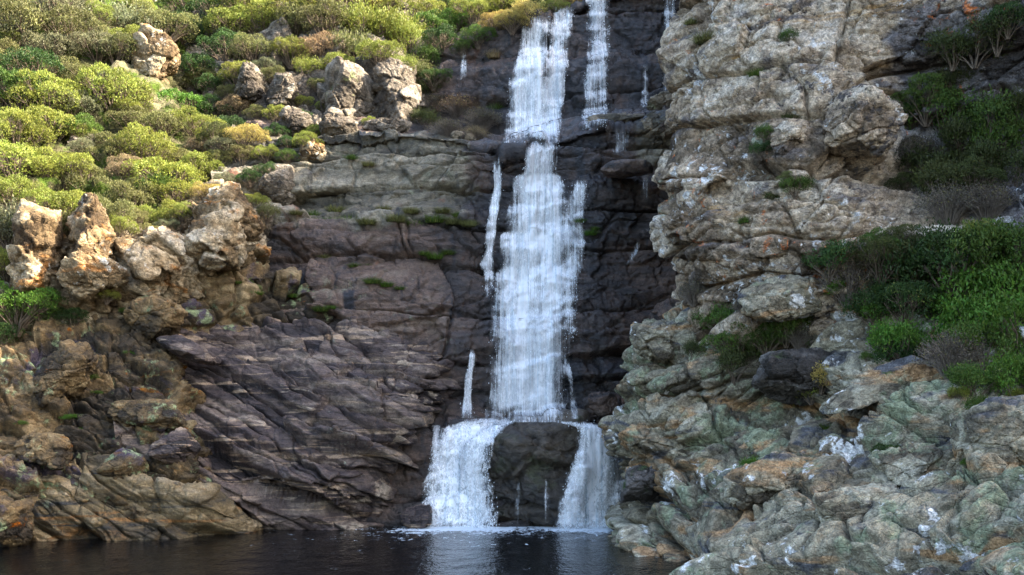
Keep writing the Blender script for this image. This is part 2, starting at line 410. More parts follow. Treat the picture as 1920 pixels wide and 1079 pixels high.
def water_fall_mat(name, seed, cov=.5):
    """white aerated water: streaked foam, clear between the strands"""
    k = NT(name)
    uv = k.n('ShaderNodeTexCoord').outputs['UV']
    mp = k.n('ShaderNodeMapping'); k.set(mp.inputs['Vector'], uv); mp.inputs['Location'].default_value = (seed*3.7, seed*1.3, 0)
    v = mp.outputs[0]
    def sc(x, y):
        m = k.n('ShaderNodeMapping'); k.set(m.inputs['Vector'], v); m.inputs['Scale'].default_value = (x, y, 1); return m.outputs[0]
    a = k.noise(sc(6.0, .16), 1, 4, .62, .2)
    b = k.noise(sc(19, .55), 1, 4, .6, .25)
    c = k.noise(sc(24, 8.5), 1, 3, .7, .6)
    big = k.noise(sc(1.6, .6), 1, 3, .5)
    s = k.math('ADD', k.math('MULTIPLY', a, .46), k.math('MULTIPLY', b, .34))
    s = k.math('ADD', s, k.math('MULTIPLY', c, .14))
    s = k.math('ADD', s, k.math('MULTIPLY', k.math('SUBTRACT', big, .5), .25))
    d = k.attr('dens'); fr = k.attr('froth')
    fz = k.math('ADD', k.math('MULTIPLY', k.noise(sc(5.5, 3.6), 1, 6, .75, .8), .6), k.math('MULTIPLY', k.noise(sc(17, 8), 1, 4, .75, .6), .4))
    s = k.math('ADD', k.math('MULTIPLY', s, k.math('SUBTRACT', 1.0, fr)), k.math('MULTIPLY', k.math('SUBTRACT', k.math('MULTIPLY', fz, 1.35), .19), fr))
    s = k.math('ADD', d, k.math('MULTIPLY', k.math('SUBTRACT', s, .47), 3.3))
    fac = k.math('MULTIPLY', k.step(s, .18, .92), k.step(d, .0, .22))
    tone = k.step(k.math('ADD', k.math('MULTIPLY', k.noise(sc(8, .28), 1, 4, .6, .3), .7), k.math('MULTIPLY', fz, .3)), .37, .58)
    col = k.ramp(tone, [(0, (.56, .65, .72)), (.35, (.86, .91, .94)), (.8, (.97, .98, .99)), (1, (.98, .99, 1.0))])
    nrm = k.bump(k.math('ADD', c, b), .6, .04)
    p = k.n('ShaderNodeBsdfPrincipled'); k.set(p.inputs['Base Color'], col); p.inputs['Roughness'].default_value = .35
    p.inputs['Specular IOR Level'].default_value = .4; k.set(p.inputs['Normal'], nrm)
    tl = k.n('ShaderNodeBsdfTranslucent'); k.set(tl.inputs['Color'], col)
    m1 = k.n('ShaderNodeMixShader'); m1.inputs[0].default_value = .15
    k.t.links.new(p.outputs[0], m1.inputs[1]); k.t.links.new(tl.outputs[0], m1.inputs[2])
    tr = k.n('ShaderNodeBsdfTransparent')
    m2 = k.n('ShaderNodeMixShader'); k.set(m2.inputs[0], k.math('MULTIPLY', fac, .97))
    k.t.links.new(tr.outputs[0], m2.inputs[1]); k.t.links.new(m1.outputs[0], m2.inputs[2])
    return k.done(m2.outputs[0])
M['fall'] = water_fall_mat('falling_water', 1)

def pool_mat():
    k = NT('dark_pool_water')
    c = k.coord(src='pos', scale=(1, .55, 1))
    h = k.math('ADD', k.math('MULTIPLY', k.noise(c, 2.6, 4, .55, .3), .6), k.math('MULTIPLY', k.noise(c, 9, 3, .6, .5), .4))
    d = k.attr('foam')
    nr = k.bump(h, k.math('ADD', .32, k.math('MULTIPLY', d, .68), clamp=True), .14)
    s = k.math('ADD', k.math('MULTIPLY', k.noise(c, 5.5, 8, .75, .8), .7), k.math('MULTIPLY', k.noise(c, 1.3, 3, .6), .3))
    f = k.step(k.math('ADD', s, k.math('MULTIPLY', d, .30)), .63, .72)
    p = k.n('ShaderNodeBsdfPrincipled')
    k.set(p.inputs['Base Color'], k.mix(f, (.0008, .0016, .003), (.66, .74, .80)))
    k.set(p.inputs['Roughness'], k.step(f, 0, 1, .06, .6)); p.inputs['IOR'].default_value = 1.33; p.inputs['Specular IOR Level'].default_value = .15
    k.set(p.inputs['Normal'], nr)
    return k.done(p.outputs[0])
M['pool'] = pool_mat()
# ------------------------------------------------------------------ terrain
def xf(rows, dpy=0, dD=0):
    return [[(a, b+dpy, c+dD) for a, b, c in r] for r in rows]

def L_beds(R, thick, blen, seed, amp, groove, gw, **kw):
    return lambda P: beds(P, R, thick, blen, seed, amp, groove, gw, **kw)
def L_blocks(R, scale, seed, amp, groove, gw=.06, warp=.15):
    return lambda P: blocks(P, R, scale, seed, amp, groove, gw, warp)
def L_fbm(scale, octv, seed, amp, ridged=False, R=None):
    def f(P):
        q = P if R is None else P @ R
        return (amp*fbm((q*np.array(scale, np.float32)).astype(np.float32), octv, seed, .55, ridged)).astype(np.float32), None
    return f
def L_sum(*ls):
    def f(P):
        o, c = ls[0](P)
        for l in ls[1:]:
            o = o+l(P)[0]
        return o, c
    return f
I3 = np.eye(3)

def wet_attr(P):
    """share of spray-soaked stone: near the line of the falls"""
    x, z = P[:, 0], P[:, 2]
    xc = np.interp(z, [0, 3, 8, 12.5, 14, 19], [.7, .6, .8, 1.1, 2.2, 3.0])
    hw = np.interp(z, [0, 3, 8, 12.5, 14, 19], [3.2, 2.6, 2.4, 2.4, 5.0, 5.0])
    d = np.abs(x-xc-np.where(x > xc, .6, 0))/hw
    pale = np.clip((-.6-x)/1.6, 0, 1)*np.clip((z-8.6)/1.6, 0, 1)*(z < 13.2)+np.clip((x-3.6)/1.0, 0, 1)*np.clip((z-11.2)/.6, 0, 1)*(z < 13.6)*.8+np.clip((-7.2-x)/1.5, 0, 1)*(z < 9)*.7
    return {'wet': np.clip(1.5-d, 0, 1), 'pale': pale}

Rw = rot(0, -2, 0)
# cliff behind the falls, from the pool up to the wide shelf
rows = [
 [(400,170,43),(520,190,43),(600,200,43),(700,205,43),(850,215,43),(940,225,43),(1040,215,43),(1120,200,43),(1200,195,43),(1290,190,43),(1420,190,42)],
 [(400,262,37.6),(520,262,37.4),(600,256,37.2),(700,248,37),(850,258,36.8),(940,282,36.5),(1040,262,36.5),(1120,240,36.6),(1200,235,36.6),(1290,228,36.3),(1420,220,35)],
 [(400,275,37.1),(520,275,36.9),(600,268,36.8),(700,262,36.6),(850,272,36.3),(940,296,36.1),(1040,280,36.2),(1120,252,36.2),(1200,248,36.3),(1290,240,36),(1420,240,34.8)],
 [(400,330,36.8),(520,330,36.7),(600,330,36.5),(700,330,36.2),(850,330,36),(940,335,36.2),(1040,330,36.1),(1120,328,35.9),(1200,325,36.2),(1290,325,36),(1420,320,34.6)],
 [(400,348,36.2),(520,350,36.2),(600,352,36),(700,352,35.9),(850,350,35.8),(940,350,36),(1040,345,35.9),(1120,342,35.4),(1200,345,35.7),(1290,345,35.6),(1420,340,34.4)],
 [(400,380,36),(520,380,36),(600,378,35.9),(700,380,35.7),(850,385,35.6),(940,385,35.8),(1040,385,35.6),(1120,390,35.3),(1200,390,35.6),(1290,390,35.6),(1420,390,34)],
 [(400,412,35),(520,410,35),(600,412,34.9),(700,415,34.8),(850,420,34.8),(940,420,35.3),(1040,420,35.4),(1120,420,35.2),(1200,420,35.6),(1290,420,35.6),(1420,420,33.5)],
 [(400,500,34.4),(520,500,34.4),(600,500,34.2),(700,500,34.2),(850,500,34.3),(940,500,34.9),(1040,500,35),(1120,500,35),(1200,500,35.5),(1290,500,35.5),(1420,500,33)],
 [(400,560,34),(520,560,34),(600,560,33.8),(700,560,33.5),(850,565,33.6),(940,570,34.4),(1040,570,34.6),(1120,570,34.7),(1200,570,35.2),(1290,570,35.2),(1420,570,32.5)],
 [(400,640,33.4),(520,640,33.4),(600,640,33.3),(700,640,33.2),(850,630,33.3),(940,650,34),(1040,650,34.1),(1120,650,34.2),(1200,650,34.8),(1290,650,34.8),(1420,650,32)],
 [(400,720,33),(520,720,33),(600,720,33),(700,720,32.8),(820,720,33),(940,720,33.7),(1040,720,33.8),(1120,720,33.8),(1200,720,34.2),(1290,720,34),(1420,720,31.5)],
 [(400,775,32.6),(520,775,32.6),(600,775,32.6),(700,775,32.2),(820,778,32.4),(940,782,33.4),(1040,782,33.4),(1120,775,33.4),(1200,770,33.3),(1290,770,33),(1420,770,31)],
 [(400,800,31.4),(520,800,31.4),(600,800,31.4),(700,800,31.2),(800,802,31.4),(900,796,31.2),(1010,796,31.2),(1110,804,31.2),(1200,815,31.6),(1290,815,31),(1420,815,30)],
 [(400,880,31),(520,880,31),(600,880,31),(700,880,30.9),(790,880,30.9),(900,880,30.9),(1010,880,30.9),(1110,880,30.8),(1200,880,31),(1290,880,30.5),(1420,880,29.5)],
 [(400,960,30.7),(520,960,30.7),(600,960,30.7),(700,960,30.4),(790,960,30.5),(900,960,30.5),(1010,960,30.6),(1110,960,30.5),(1200,960,30.5),(1290,960,30),(1420,960,29)],
 [(400,1080,30.5),(520,1080,30.5),(600,1080,30.4),(700,1080,30.2),(790,1080,30.2),(900,1080,30.2),(1010,1080,30.2),(1110,1080,30.2),(1200,1080,30),(1290,1080,30),(1420,1080,29)],
]
def wall_layers(s): return [
    L_beds(Rw, 1.7, 7.5, 21+s, .52, .34, .035, warp=.55, wscale=.16, soft=.05, bulge=.05, tilt=1.0),
    L_sum(L_blocks(rot(0, 8, 30), (1.9, 1.5, .85), 5+s, .20, .10, .03), L_beds(Rw, .5, 2.2, 33+s, .07, .06, .025, warp=.3, wscale=.5, soft=.02)),
    L_blocks(rot(0, -30, 30), (.7, .6, .35), 15+s, .07, .025, .03),
    L_sum(L_fbm((1.1, 1.1, 1.8), 5, 3+s, .05), L_fbm((5, 5, 8), 3, 13+s, .012))]
def wall_extra(P):
    d = wet_attr(P); return d
net('cliff_wall', rows, .045, wall_layers(0), M['wall'], 'dark brown bedded rock wall behind the falls', extra=wall_extra)

# upper wall the topmost falls run over
Dt = 43.3
rows = [
 [(760,60,52),(850,30,52),(950,10,52),(1040,-20,52),(1100,-40,52),(1180,-60,52),(1270,-80,52),(1400,-120,52)],
 [(760,118,44.6),(850,95,44.0),(950,62,Dt),(1040,28,Dt),(1100,2,Dt),(1180,-16,Dt),(1270,-36,Dt),(1400,-60,Dt)],
 [(760,126,44.2),(850,103,43.5),(950,72,Dt-.5),(1040,40,Dt-.5),(1100,14,Dt-.5),(1180,0,Dt-.5),(1270,-20,Dt-.5),(1400,-45,Dt-.5)],
 [(760,142,43.7),(850,138,43.0),(950,132,42.5),(1040,115,42.4),(1100,112,42.5),(1180,106,42.6),(1270,110,42.7),(1400,110,42.3)],
 [(760,152,42.9),(850,150,42.4),(950,150,41.9),(1040,136,41.6),(1100,128,41.7),(1180,122,41.9),(1270,126,42),(1400,126,41.6)],
 [(760,200,42.2),(850,195,41.8),(950,190,41.5),(1040,180,41.2),(1100,180,41.2),(1180,180,41.4),(1270,180,41.5),(1400,180,41)],
 [(760,240,41.7),(850,235,41.2),(950,225,41),(1040,222,40.8),(1100,215,40.8),(1180,212,40.9),(1270,212,41),(1400,210,40.5)],
 [(760,285,41),(850,285,40.6),(950,285,40.4),(1040,275,40.3),(1100,260,40.2),(1180,255,40.2),(1270,250,40.3),(1400,250,39.8)],
 [(760,330,40),(850,330,40),(950,330,40),(1040,330,40),(1100,330,39.8),(1180,330,39.8),(1270,330,39.8),(1400,330,39.5)],
]
net('upper_cliff_wall', rows, .06, wall_layers(100), M['wall'], 'dark rock wall under the topmost falls', extra=wall_extra)

# purple-brown slab left of the plunge pool, beds dipping to the right
Rs = rot(0, 24, 0)
rows = [
 [(180,560,35),(300,565,36),(420,575,36),(520,585,36),(640,600,36),(750,612,36),(840,640,36),(880,670,37)],
 [(180,610,31.2),(300,606,31.8),(400,604,32.4),(520,608,33),(640,618,33.2),(750,628,33),(825,655,33.2),(858,690,36)],
 [(190,660,30.4),(300,650,31),(400,650,31.6),(520,655,31.9),(640,660,31.9),(760,668,31.9),(828,690,32.4),(858,715,35.5)],
 [(200,720,29.8),(300,705,30.3),(400,705,30.8),(520,710,30.9),(640,715,30.8),(740,720,30.9),(812,735,31.8),(845,750,35)],
 [(210,790,29.1),(300,780,29.6),(400,780,30),(520,785,30.1),(630,785,29.9),(720,790,30.1),(782,800,31),(820,810,34.5)],
 [(220,850,28.6),(310,840,29),(400,840,29.3),(510,850,29.3),(620,850,29.2),(695,855,29.5),(742,862,30.6),(780,870,34)],
 [(230,920,28.4),(320,910,28.7),(400,905,29),(500,905,28.9),(600,910,28.9),(675,915,29.3),(716,922,30.5),(760,930,33.5)],
 [(240,965,28.5),(330,955,28.9),(400,950,29.3),(500,950,29.5),(600,955,29.5),(672,958,29.8),(708,965,30.8),(750,970,33)],
 [(240,1010,28.5),(330,1005,29),(400,1000,29.3),(500,992,29.6),(600,992,29.7),(680,992,30),(715,992,31),(750,992,33)],
 [(240,1090,28),(330,1090,28.5),(400,1090,29),(500,1080,29.4),(600,1080,29.4),(680,1080,29.8),(715,1080,31),(750,1080,33)],
]
net('rock_slab', rows, .033, [
    L_sum(L_beds(Rs, .75, 7.0, 41, .34, .22, .03, warp=.55, wscale=.2, soft=.04, bulge=.04, tilt=1.4), L_fbm((.35, .5, .6), 3, 8, .30, R=Rs)),
    L_sum(L_beds(rot(0, 27, 6), .34, 3.4, 43, .22, .11, .02, warp=.35, wscale=.45, soft=.015, tilt=1.2), L_blocks(rot(0, -35, 25), (1.9, 1.2, .8), 6, .12, .05, .03)),
    L_sum(L_beds(rot(0, 22, -6), .14, 1.3, 47, .035, .02, .014, warp=.3, wscale=.8, soft=.0), L_fbm((.5, 1.2, 5.2), 5, 3, .05, R=Rs), L_fbm((4, 5, 12), 3, 13, .014, R=Rs))],
    M['slab'], 'big purple brown rock slab with tan streaks left of the pool')

# rock shelf above the slab
rows = [
 [(210,470,37),(300,470,37.5),(400,480,38),(500,500,38),(580,520,38),(660,560,38),(700,590,38)],
 [(230,545,31.8),(300,530,32.4),(400,518,33),(480,512,33.6),(560,528,34),(625,562,34.2),(665,600,36)],
 [(240,575,31.2),(310,560,31.8),(400,545,32.5),(480,532,33.2),(560,545,33.6),(628,575,33.8),(668,610,36)],
 [(250,620,31),(320,610,31.5),(400,600,32.2),(480,600,32.8),(560,605,33.1),(630,612,33.4),(668,620,36)],
 [(250,680,31),(320,680,31.5),(400,680,32.2),(480,680,32.8),(560,680,33),(630,680,33.4),(668,680,36)],
]
net('rock_shelf', rows, .04, [
    L_blocks(rot(0, -20, 30), (1.1, 1.1, 1.5), 61, .32, .2, .05),
    L_sum(L_beds(rot(0, -15, 0), .35, .8, 62, .16, .12, .04, warp=.3), L_fbm((1.5, 1.5, 1.5), 4, 9, .12))],
    M['bank'], 'lichened rock shelf above the purple slab')

# rubbly left bank
rows = [
 [(-260,600,30),(-120,575,31.5),(0,560,32.5),(110,540,33),(220,530,33.5),(300,525,34),(360,540,35),(400,560,36)],
 [(-260,660,27.6),(-120,635,29),(0,615,30.2),(110,600,30.8),(220,585,31),(290,590,31.4),(340,610,32.2),(375,640,34)],
 [(-260,740,26.5),(-120,700,27.6),(0,690,28.8),(110,680,29.4),(220,670,29.8),(290,670,30.2),(340,690,30.8),(372,710,33)],
 [(-260,800,25.8),(-120,780,26.8),(0,770,27.9),(110,760,28.5),(220,750,28.9),(300,750,29.2),(350,770,29.8),(385,790,32)],
 [(-260,870,25),(-120,860,26),(0,850,27.2),(110,850,27.8),(220,840,28.1),(310,835,28.4),(370,850,29),(410,865,31)],
 [(-260,940,24.2),(-120,940,25.2),(0,925,26.6),(110,920,27.3),(220,915,27.6),(320,915,27.9),(400,925,28.6),(440,935,30.5)],
 [(-260,1030,23.6),(-120,1020,24.6),(0,1012,26.2),(100,1003,27.1),(220,1000,27.5),(320,998,27.8),(420,993,28.4),(470,990,29.8)],
 [(-260,1160,23),(-120,1130,24),(0,1110,25.8),(100,1100,26.7),(220,1090,27.2),(330,1090,27.5),(440,1080,28.2),(500,1070,29.8)],
]
net('rocky_bank', rows, .035, [
    L_sum(L_blocks(rot(0, 35, 20), (1.5, 1.1, .75), 71, .45, .28, .05, .3), L_fbm((.5, .5, .7), 3, 4, .3)),
    L_sum(L_blocks(rot(0, 25, 50), (.6, .45, .3), 72, .15, .09, .045, .25), L_beds(rot(0, 24, 0), .3, 1.0, 73, .07, .06, .025, warp=.5, wscale=.6)),
    L_sum(L_fbm((1.8, 1.8, 3.2), 5, 3, .055, R=rot(0, 25, 0)), L_fbm((7, 7, 9), 3, 13, .015))],
    M['bank'], 'rubbly mossy brown rock bank at the left of the pool')

# thin tan slabs slanting into the water at the foot of the bank
Rk = rot(0, 27, 0)
rows = [
 [(-20,800,30),(70,815,30),(160,830,30.2),(240,850,30.4),(320,880,30.5),(390,925,30.6),(450,965,30.8),(500,1000,31)],
 [(-20,860,27.5),(70,868,27.6),(160,872,27.8),(240,888,27.9),(320,915,28),(390,948,28.3),(440,975,28.8),(480,1000,30)],
 [(-20,920,26.9),(70,925,27.1),(160,930,27.3),(240,940,27.4),(320,955,27.5),(390,970,27.9),(446,985,28.6),(486,1005,30)],
 [(-20,1008,26.4),(70,1005,26.7),(160,1003,26.9),(240,1000,27),(320,998,27.2),(390,996,27.7),(452,993,28.5),(490,1005,30)],
 [(-20,1100,26),(70,1100,26.3),(160,1090,26.6),(240,1090,26.7),(320,1085,26.9),(390,1080,27.4),(452,1080,28.4),(490,1080,30)],
]
net('bank_slabs', rows, .03, [
    L_sum(L_beds(Rk, .42, 3.4, 141, .30, .22, .03, warp=.5, wscale=.3, soft=.03, tilt=1.5), L_fbm((.5, .7, .8), 3, 8, .25, R=Rk)),
    L_sum(L_beds(rot(0, 30, 8), .16, 1.8, 143, .09, .05, .016, warp=.35, wscale=.5, soft=.01, tilt=1.2), L_blocks(rot(0, -35, 25), (1.4, 1, .6), 146, .10, .05, .03)),
    L_sum(L_fbm((.6, 1.2, 4.5), 5, 3, .04, R=Rk), L_fbm((5, 5, 9), 3, 13, .012, R=Rk))],
    M['tanslab'], 'thin tan slabs slanting into the pool at the foot of the left bank')

# near hillside, left
rows = [
 [(-420,-420,50),(-200,-300,52),(0,-260,55),(120,-250,57),(230,-250,58),(300,-240,59),(350,-230,60),(380,-220,62),(400,-210,66)],
 [(-420,-60,40),(-200,-40,42),(0,-60,43),(120,-60,44),(230,-50,45),(300,-40,46.5),(345,-20,48),(375,0,50),(400,20,54)],
 [(-420,60,37),(-200,80,38.4),(0,60,39.6),(120,60,40.6),(230,60,41.6),(300,70,42.6),(345,100,44),(375,120,46),(400,140,50)],
 [(-420,190,34.5),(-200,200,35.5),(0,190,36.6),(120,190,37.4),(230,190,38.2),(310,195,39),(370,215,40.4),(405,240,42.6),(425,260,47)],
 [(-420,320,31),(-200,330,33),(0,310,34),(120,300,35),(230,290,36),(330,300,36.6),(405,330,37.6),(450,350,39.4),(470,370,44)],
 [(-420,420,29),(-200,420,31.4),(0,410,32.4),(120,400,33.2),(230,380,34),(340,385,34.6),(430,400,35.2),(478,420,37),(500,440,42)],
 [(-420,520,27.6),(-200,510,29.8),(0,500,30.9),(120,490,31.6),(240,470,32.4),(350,470,33),(440,475,33.8),(495,490,35.6),(515,500,41)],
 [(-420,620,26.4),(-200,600,28.4),(0,590,30),(120,570,30.8),(240,550,31.6),(350,540,32.4),(440,535,33.2),(505,530,35),(525,530,40)],
 [(-420,700,26.4),(-200,680,28.4),(0,680,30.4),(120,670,31.2),(240,640,32),(350,620,32.8),(440,610,33.6),(505,600,35.4),(525,600,40)],
]
net('near_hillside', rows, .08, [
    L_blocks(I3, (2.2, 2.2, 2.2), 81, .4, .2, .08, .4), L_sum(L_blocks(I3, (.8, .8, .8), 82, .2, .12, .06, .3), L_fbm((.9, .9, .9), 4, 3, .2))],
    M['hill'], 'steep shrub-covered slope on the left')

# rocky brow along the foot of the near slope
rows = [
 [(-300,430,33),(-150,430,34),(0,420,34.5),(70,420,34.8),(130,405,35),(200,430,35),(260,460,35.2),(320,450,35.6),(380,385,36),(440,380,36.5),(480,420,37),(505,460,38)],
 [(-300,430,29.4),(-150,430,31),(0,415,31.9),(70,400,32),(130,380,32.3),(200,405,32.2),(260,440,32.4),(320,430,32.8),(375,365,33.4),(440,362,33.6),(476,395,34.8),(498,430,37.5)],
 [(-300,480,28.4),(-150,475,30.2),(0,470,31.2),(70,460,31.4),(130,450,31.6),(200,460,31.6),(260,480,31.8),(320,480,32.1),(380,430,32.6),(440,425,32.8),(480,450,34.2),(504,470,37)],
 [(-300,530,27.8),(-150,530,29.6),(0,530,30.6),(70,525,30.8),(130,520,31),(200,520,31),(260,530,31.2),(320,530,31.6),(380,500,32.1),(440,495,32.6),(484,500,34),(508,510,37)],
 [(-300,590,27.4),(-150,590,29),(0,590,30.2),(70,580,30.4),(130,570,30.6),(200,565,30.8),(260,570,31.2),(320,560,31.8),(380,540,32.6),(440,530,33.4),(486,530,35),(510,540,38)],
 [(-300,680,27.6),(-150,680,29.4),(0,680,30.8),(70,670,31),(130,660,31.2),(200,650,31.4),(260,640,31.8),(320,630,32.6),(380,610,33.4),(440,600,34),(486,590,35.6),(510,590,38)],
]
net('rocky_brow', rows, .04, [
    L_blocks(rot(0, 30, 20), (1.3, 1.2, 1.0), 171, .40, .24, .045, .3),
    L_sum(L_blocks(rot(0, 40, 50), (.55, .5, .3), 172, .12, .08, .045, .2), L_fbm((1, 1, 1.4), 3, 4, .06)),
    L_sum(L_blocks(rot(0, 20, 10), (.2, .2, .12), 173, .05, .03, .05, .25), L_fbm((4, 4, 6), 4, 13, .03))],
    M['outcrop'], 'sunlit brown and tan rocks along the foot of the left slope')

# far hillside with jointed crags
rows = [
 [(240,-200,62),(330,-190,62),(420,-180,61),(500,-180,60),(580,-180,60),(660,-180,60),(740,-170,60),(820,-150,62),(880,-140,66)],
 [(240,-50,48.5),(330,-50,48),(420,-50,47),(500,-50,46),(580,-40,45.6),(660,-40,45.6),(740,-30,46.4),(810,-10,48.6),(860,10,53)],
 [(240,60,45.5),(330,70,44.6),(420,60,43.8),(500,55,43.2),(580,55,42.6),(660,60,42.6),(740,70,43),(795,80,44.4),(835,95,49)],
 [(240,130,43.8),(330,140,43),(420,130,42.2),(500,125,41.4),(580,118,41),(660,118,40.9),(740,122,41),(782,130,42.2),(820,140,47)],
 [(240,200,42.4),(330,200,41.6),(420,190,40.9),(500,185,40.4),(580,180,40.1),(660,182,40),(735,190,40.2),(775,200,41.4),(810,210,46)],
 [(240,290,40.8),(330,290,40),(420,280,39.2),(500,270,38.7),(580,250,38.6),(660,250,38.8),(740,250,39.6),(790,255,41),(830,255,46)],
 [(240,420,39),(330,400,38.2),(420,380,37.6),(500,350,37.4),(580,330,37.6),(660,310,38.6),(740,300,39.6),(800,300,41),(840,300,46)],
 [(240,560,37.4),(330,520,37),(420,480,36.6),(500,440,36.6),(580,420,37.2),(660,400,38.6),(740,380,39.6),(800,380,41),(840,380,46)],
]
net('far_hillside', rows, .07, [
    L_blocks(rot(0, 40, 20), (1.7, 1.7, 1.3), 91, .5, .3, .06, .3),
    L_sum(L_blocks(rot(0, -30, 10), (.75, .6, .5), 92, .18, .12, .05, .3), L_fbm((1, 1, 1.5), 4, 3, .15)),
    L_fbm((3, 3, 4), 4, 4, .05)],
    M['greyrock'], 'craggy shrub-covered slope beyond the shelf')

rows = [
 [(640,-200,66),(720,-200,66),(800,-200,66),(880,-200,66),(960,-200,66),(1040,-210,66),(1120,-220,66),(1220,-240,66),(1400,-260,66)],
 [(640,-20,52),(720,-10,51),(800,-10,50),(880,-20,49),(960,-40,49),(1040,-60,49),(1120,-80,49),(1220,-100,49),(1400,-130,49)],
 [(640,90,47),(720,90,46.5),(800,70,46),(880,45,45),(950,28,44.6),(1040,5,44.6),(1120,-18,44.6),(1220,-30,44.6),(1400,-60,44.6)],
 [(640,180,44.5),(720,170,44),(800,140,43.6),(850,110,43.6),(950,78,44.2),(1040,50,44.4),(1120,30,44.4),(1220,15,44.4),(1400,0,44.4)],
 [(640,270,42.5),(720,262,42.3),(790,250,41.6),(850,240,41.9),(950,240,43),(1040,240,43),(1120,240,43),(1220,240,43),(1400,240,43)],
 [(640,350,41.5),(720,330,41),(790,310,40.8),(850,300,41.2),(950,300,42),(1040,300,42),(1120,300,42),(1220,300,42),(1400,300,42)],
]
net('top_hillside', rows, .09, [
    L_blocks(I3, (1.6, 1.6, 1.2), 95, .5, .2, .08, .4), L_sum(L_blocks(I3, (.7, .7, .7), 96, .2, .1, .06, .3), L_fbm((1, 1, 1), 4, 3, .15))],
    M['hill'], 'grassy brow above the topmost falls')

# big buff cliff, right
rows = [
 [('w',24,52,31),('w',22,44,30),('w',21,38,29),('w',22,34,29),('w',24,31,29),('w',28,26,29),('w',34,20,29),('w',42,14,29)],
 [('w',10.5,42,24.5),('w',9,34.5,23.3),('w',8.3,29.5,22.2),('w',8.8,27,22),('w',10,25,22),('w',12.5,22,22),('w',17,18,22),('w',25,14,22)],
 [('w',8.6,40,19),('w',7.2,32.5,18.5),('w',6.6,28.8,18.5),('w',8,25.8,18.5),('w',9.6,24.4,18.5),('w',12.1,21.6,18),('w',16.4,17,18),('w',24,13,18)],
 [(1345,-150,33),(1335,-150,28.4),(1420,-150,26.6),(1560,-150,25.6),(1750,-150,24.6),(2050,-150,22.2),(2500,-150,18.6),(3400,-150,14.6)],
 [(1325,10,33),(1296,10,28),(1400,10,26),(1560,10,25.1),(1750,10,24.1),(2050,10,21.9),(2500,10,18),(3400,10,14)],
 [(1290,120,33),(1266,120,28),(1390,120,25.8),(1550,120,24.8),(1745,120,24.6),(2050,120,22.6),(2500,120,18),(3400,120,14)],
 [(1295,200,33),(1266,205,27.8),(1390,200,25.6),(1550,200,24.4),(1735,200,24.9),(2050,200,22.4),(2500,200,17.8),(3400,200,14)],
 [(1290,270,33),(1262,280,27.7),(1390,280,25.4),(1550,280,24.1),(1720,280,25),(2050,280,22.2),(2500,280,17.4),(3400,280,13.6)],
 [(1280,335,33),(1240,335,27.4),(1380,335,25.1),(1550,335,23.9),(1710,335,24.7),(2050,335,21.8),(2500,335,17),(3400,335,13)],
 [(1285,362,33),(1262,362,27.6),(1385,362,25.2),(1550,362,23.8),(1700,362,24.3),(2050,362,21.4),(2500,362,16.8),(3400,362,13)],
 [(1275,395,33),(1232,400,27.2),(1375,400,25),(1550,400,23.7),(1700,400,23.9),(2050,400,21),(2500,400,16.4),(3400,400,12.6)],
 [(1290,460,33),(1254,460,27.2),(1375,460,24.9),(1550,460,23.7),(1700,460,23.5),(2050,460,20.6),(2500,460,16),(3400,460,12)],
 [(1310,520,33),(1282,520,27.3),(1380,530,25.1),(1550,530,23.9),(1700,530,23.3),(2050,530,20.4),(2500,530,16),(3400,530,12)],
 [(1310,600,33),(1272,600,27.6),(1370,610,25.6),(1550,620,24.4),(1700,620,23.8),(2050,620,21),(2500,620,16),(3400,620,12)],
 [(1300,700,33),(1260,700,28),(1370,700,26.4),(1550,700,25.4),(1700,700,24.8),(2050,700,22),(2500,700,17),(3400,700,13)],
]
Rc = rot(0, 2, 0)
net('right_cliff', rows, .045, [
    L_sum(L_beds(Rc, 1.4, 3.6, 116, .22, .30, .04, warp=.45, wscale=.2, soft=.06, bulge=.03, tilt=1.6), L_fbm((.3, .3, .4), 2, 5, .35)),
    L_sum(L_blocks(rot(0, -38, 20), (1.9, 1.4, 1.0), 112, .26, .15, .035, .2), L_beds(Rc, .45, 1.4, 113, .07, .07, .025, warp=.35, wscale=.6, soft=.02)),
    L_sum(L_blocks(rot(0, -20, 40), (.5, .42, .3), 114, .07, .04, .045, .2), L_fbm((1.6, 1.6, 2.4), 4, 3, .03)),
    L_fbm((6, 6, 8), 4, 13, .022)],
    M['cliff'], 'buff and grey lichened cliff on the right',
    extra=lambda P: {'pale': np.clip((P[:, 0]-9.0+.25*(P[:, 2]-9))/.8, 0, 1)*np.clip((12.6-P[:, 2]-.0*P[:, 0])/.8, 0, 1)})

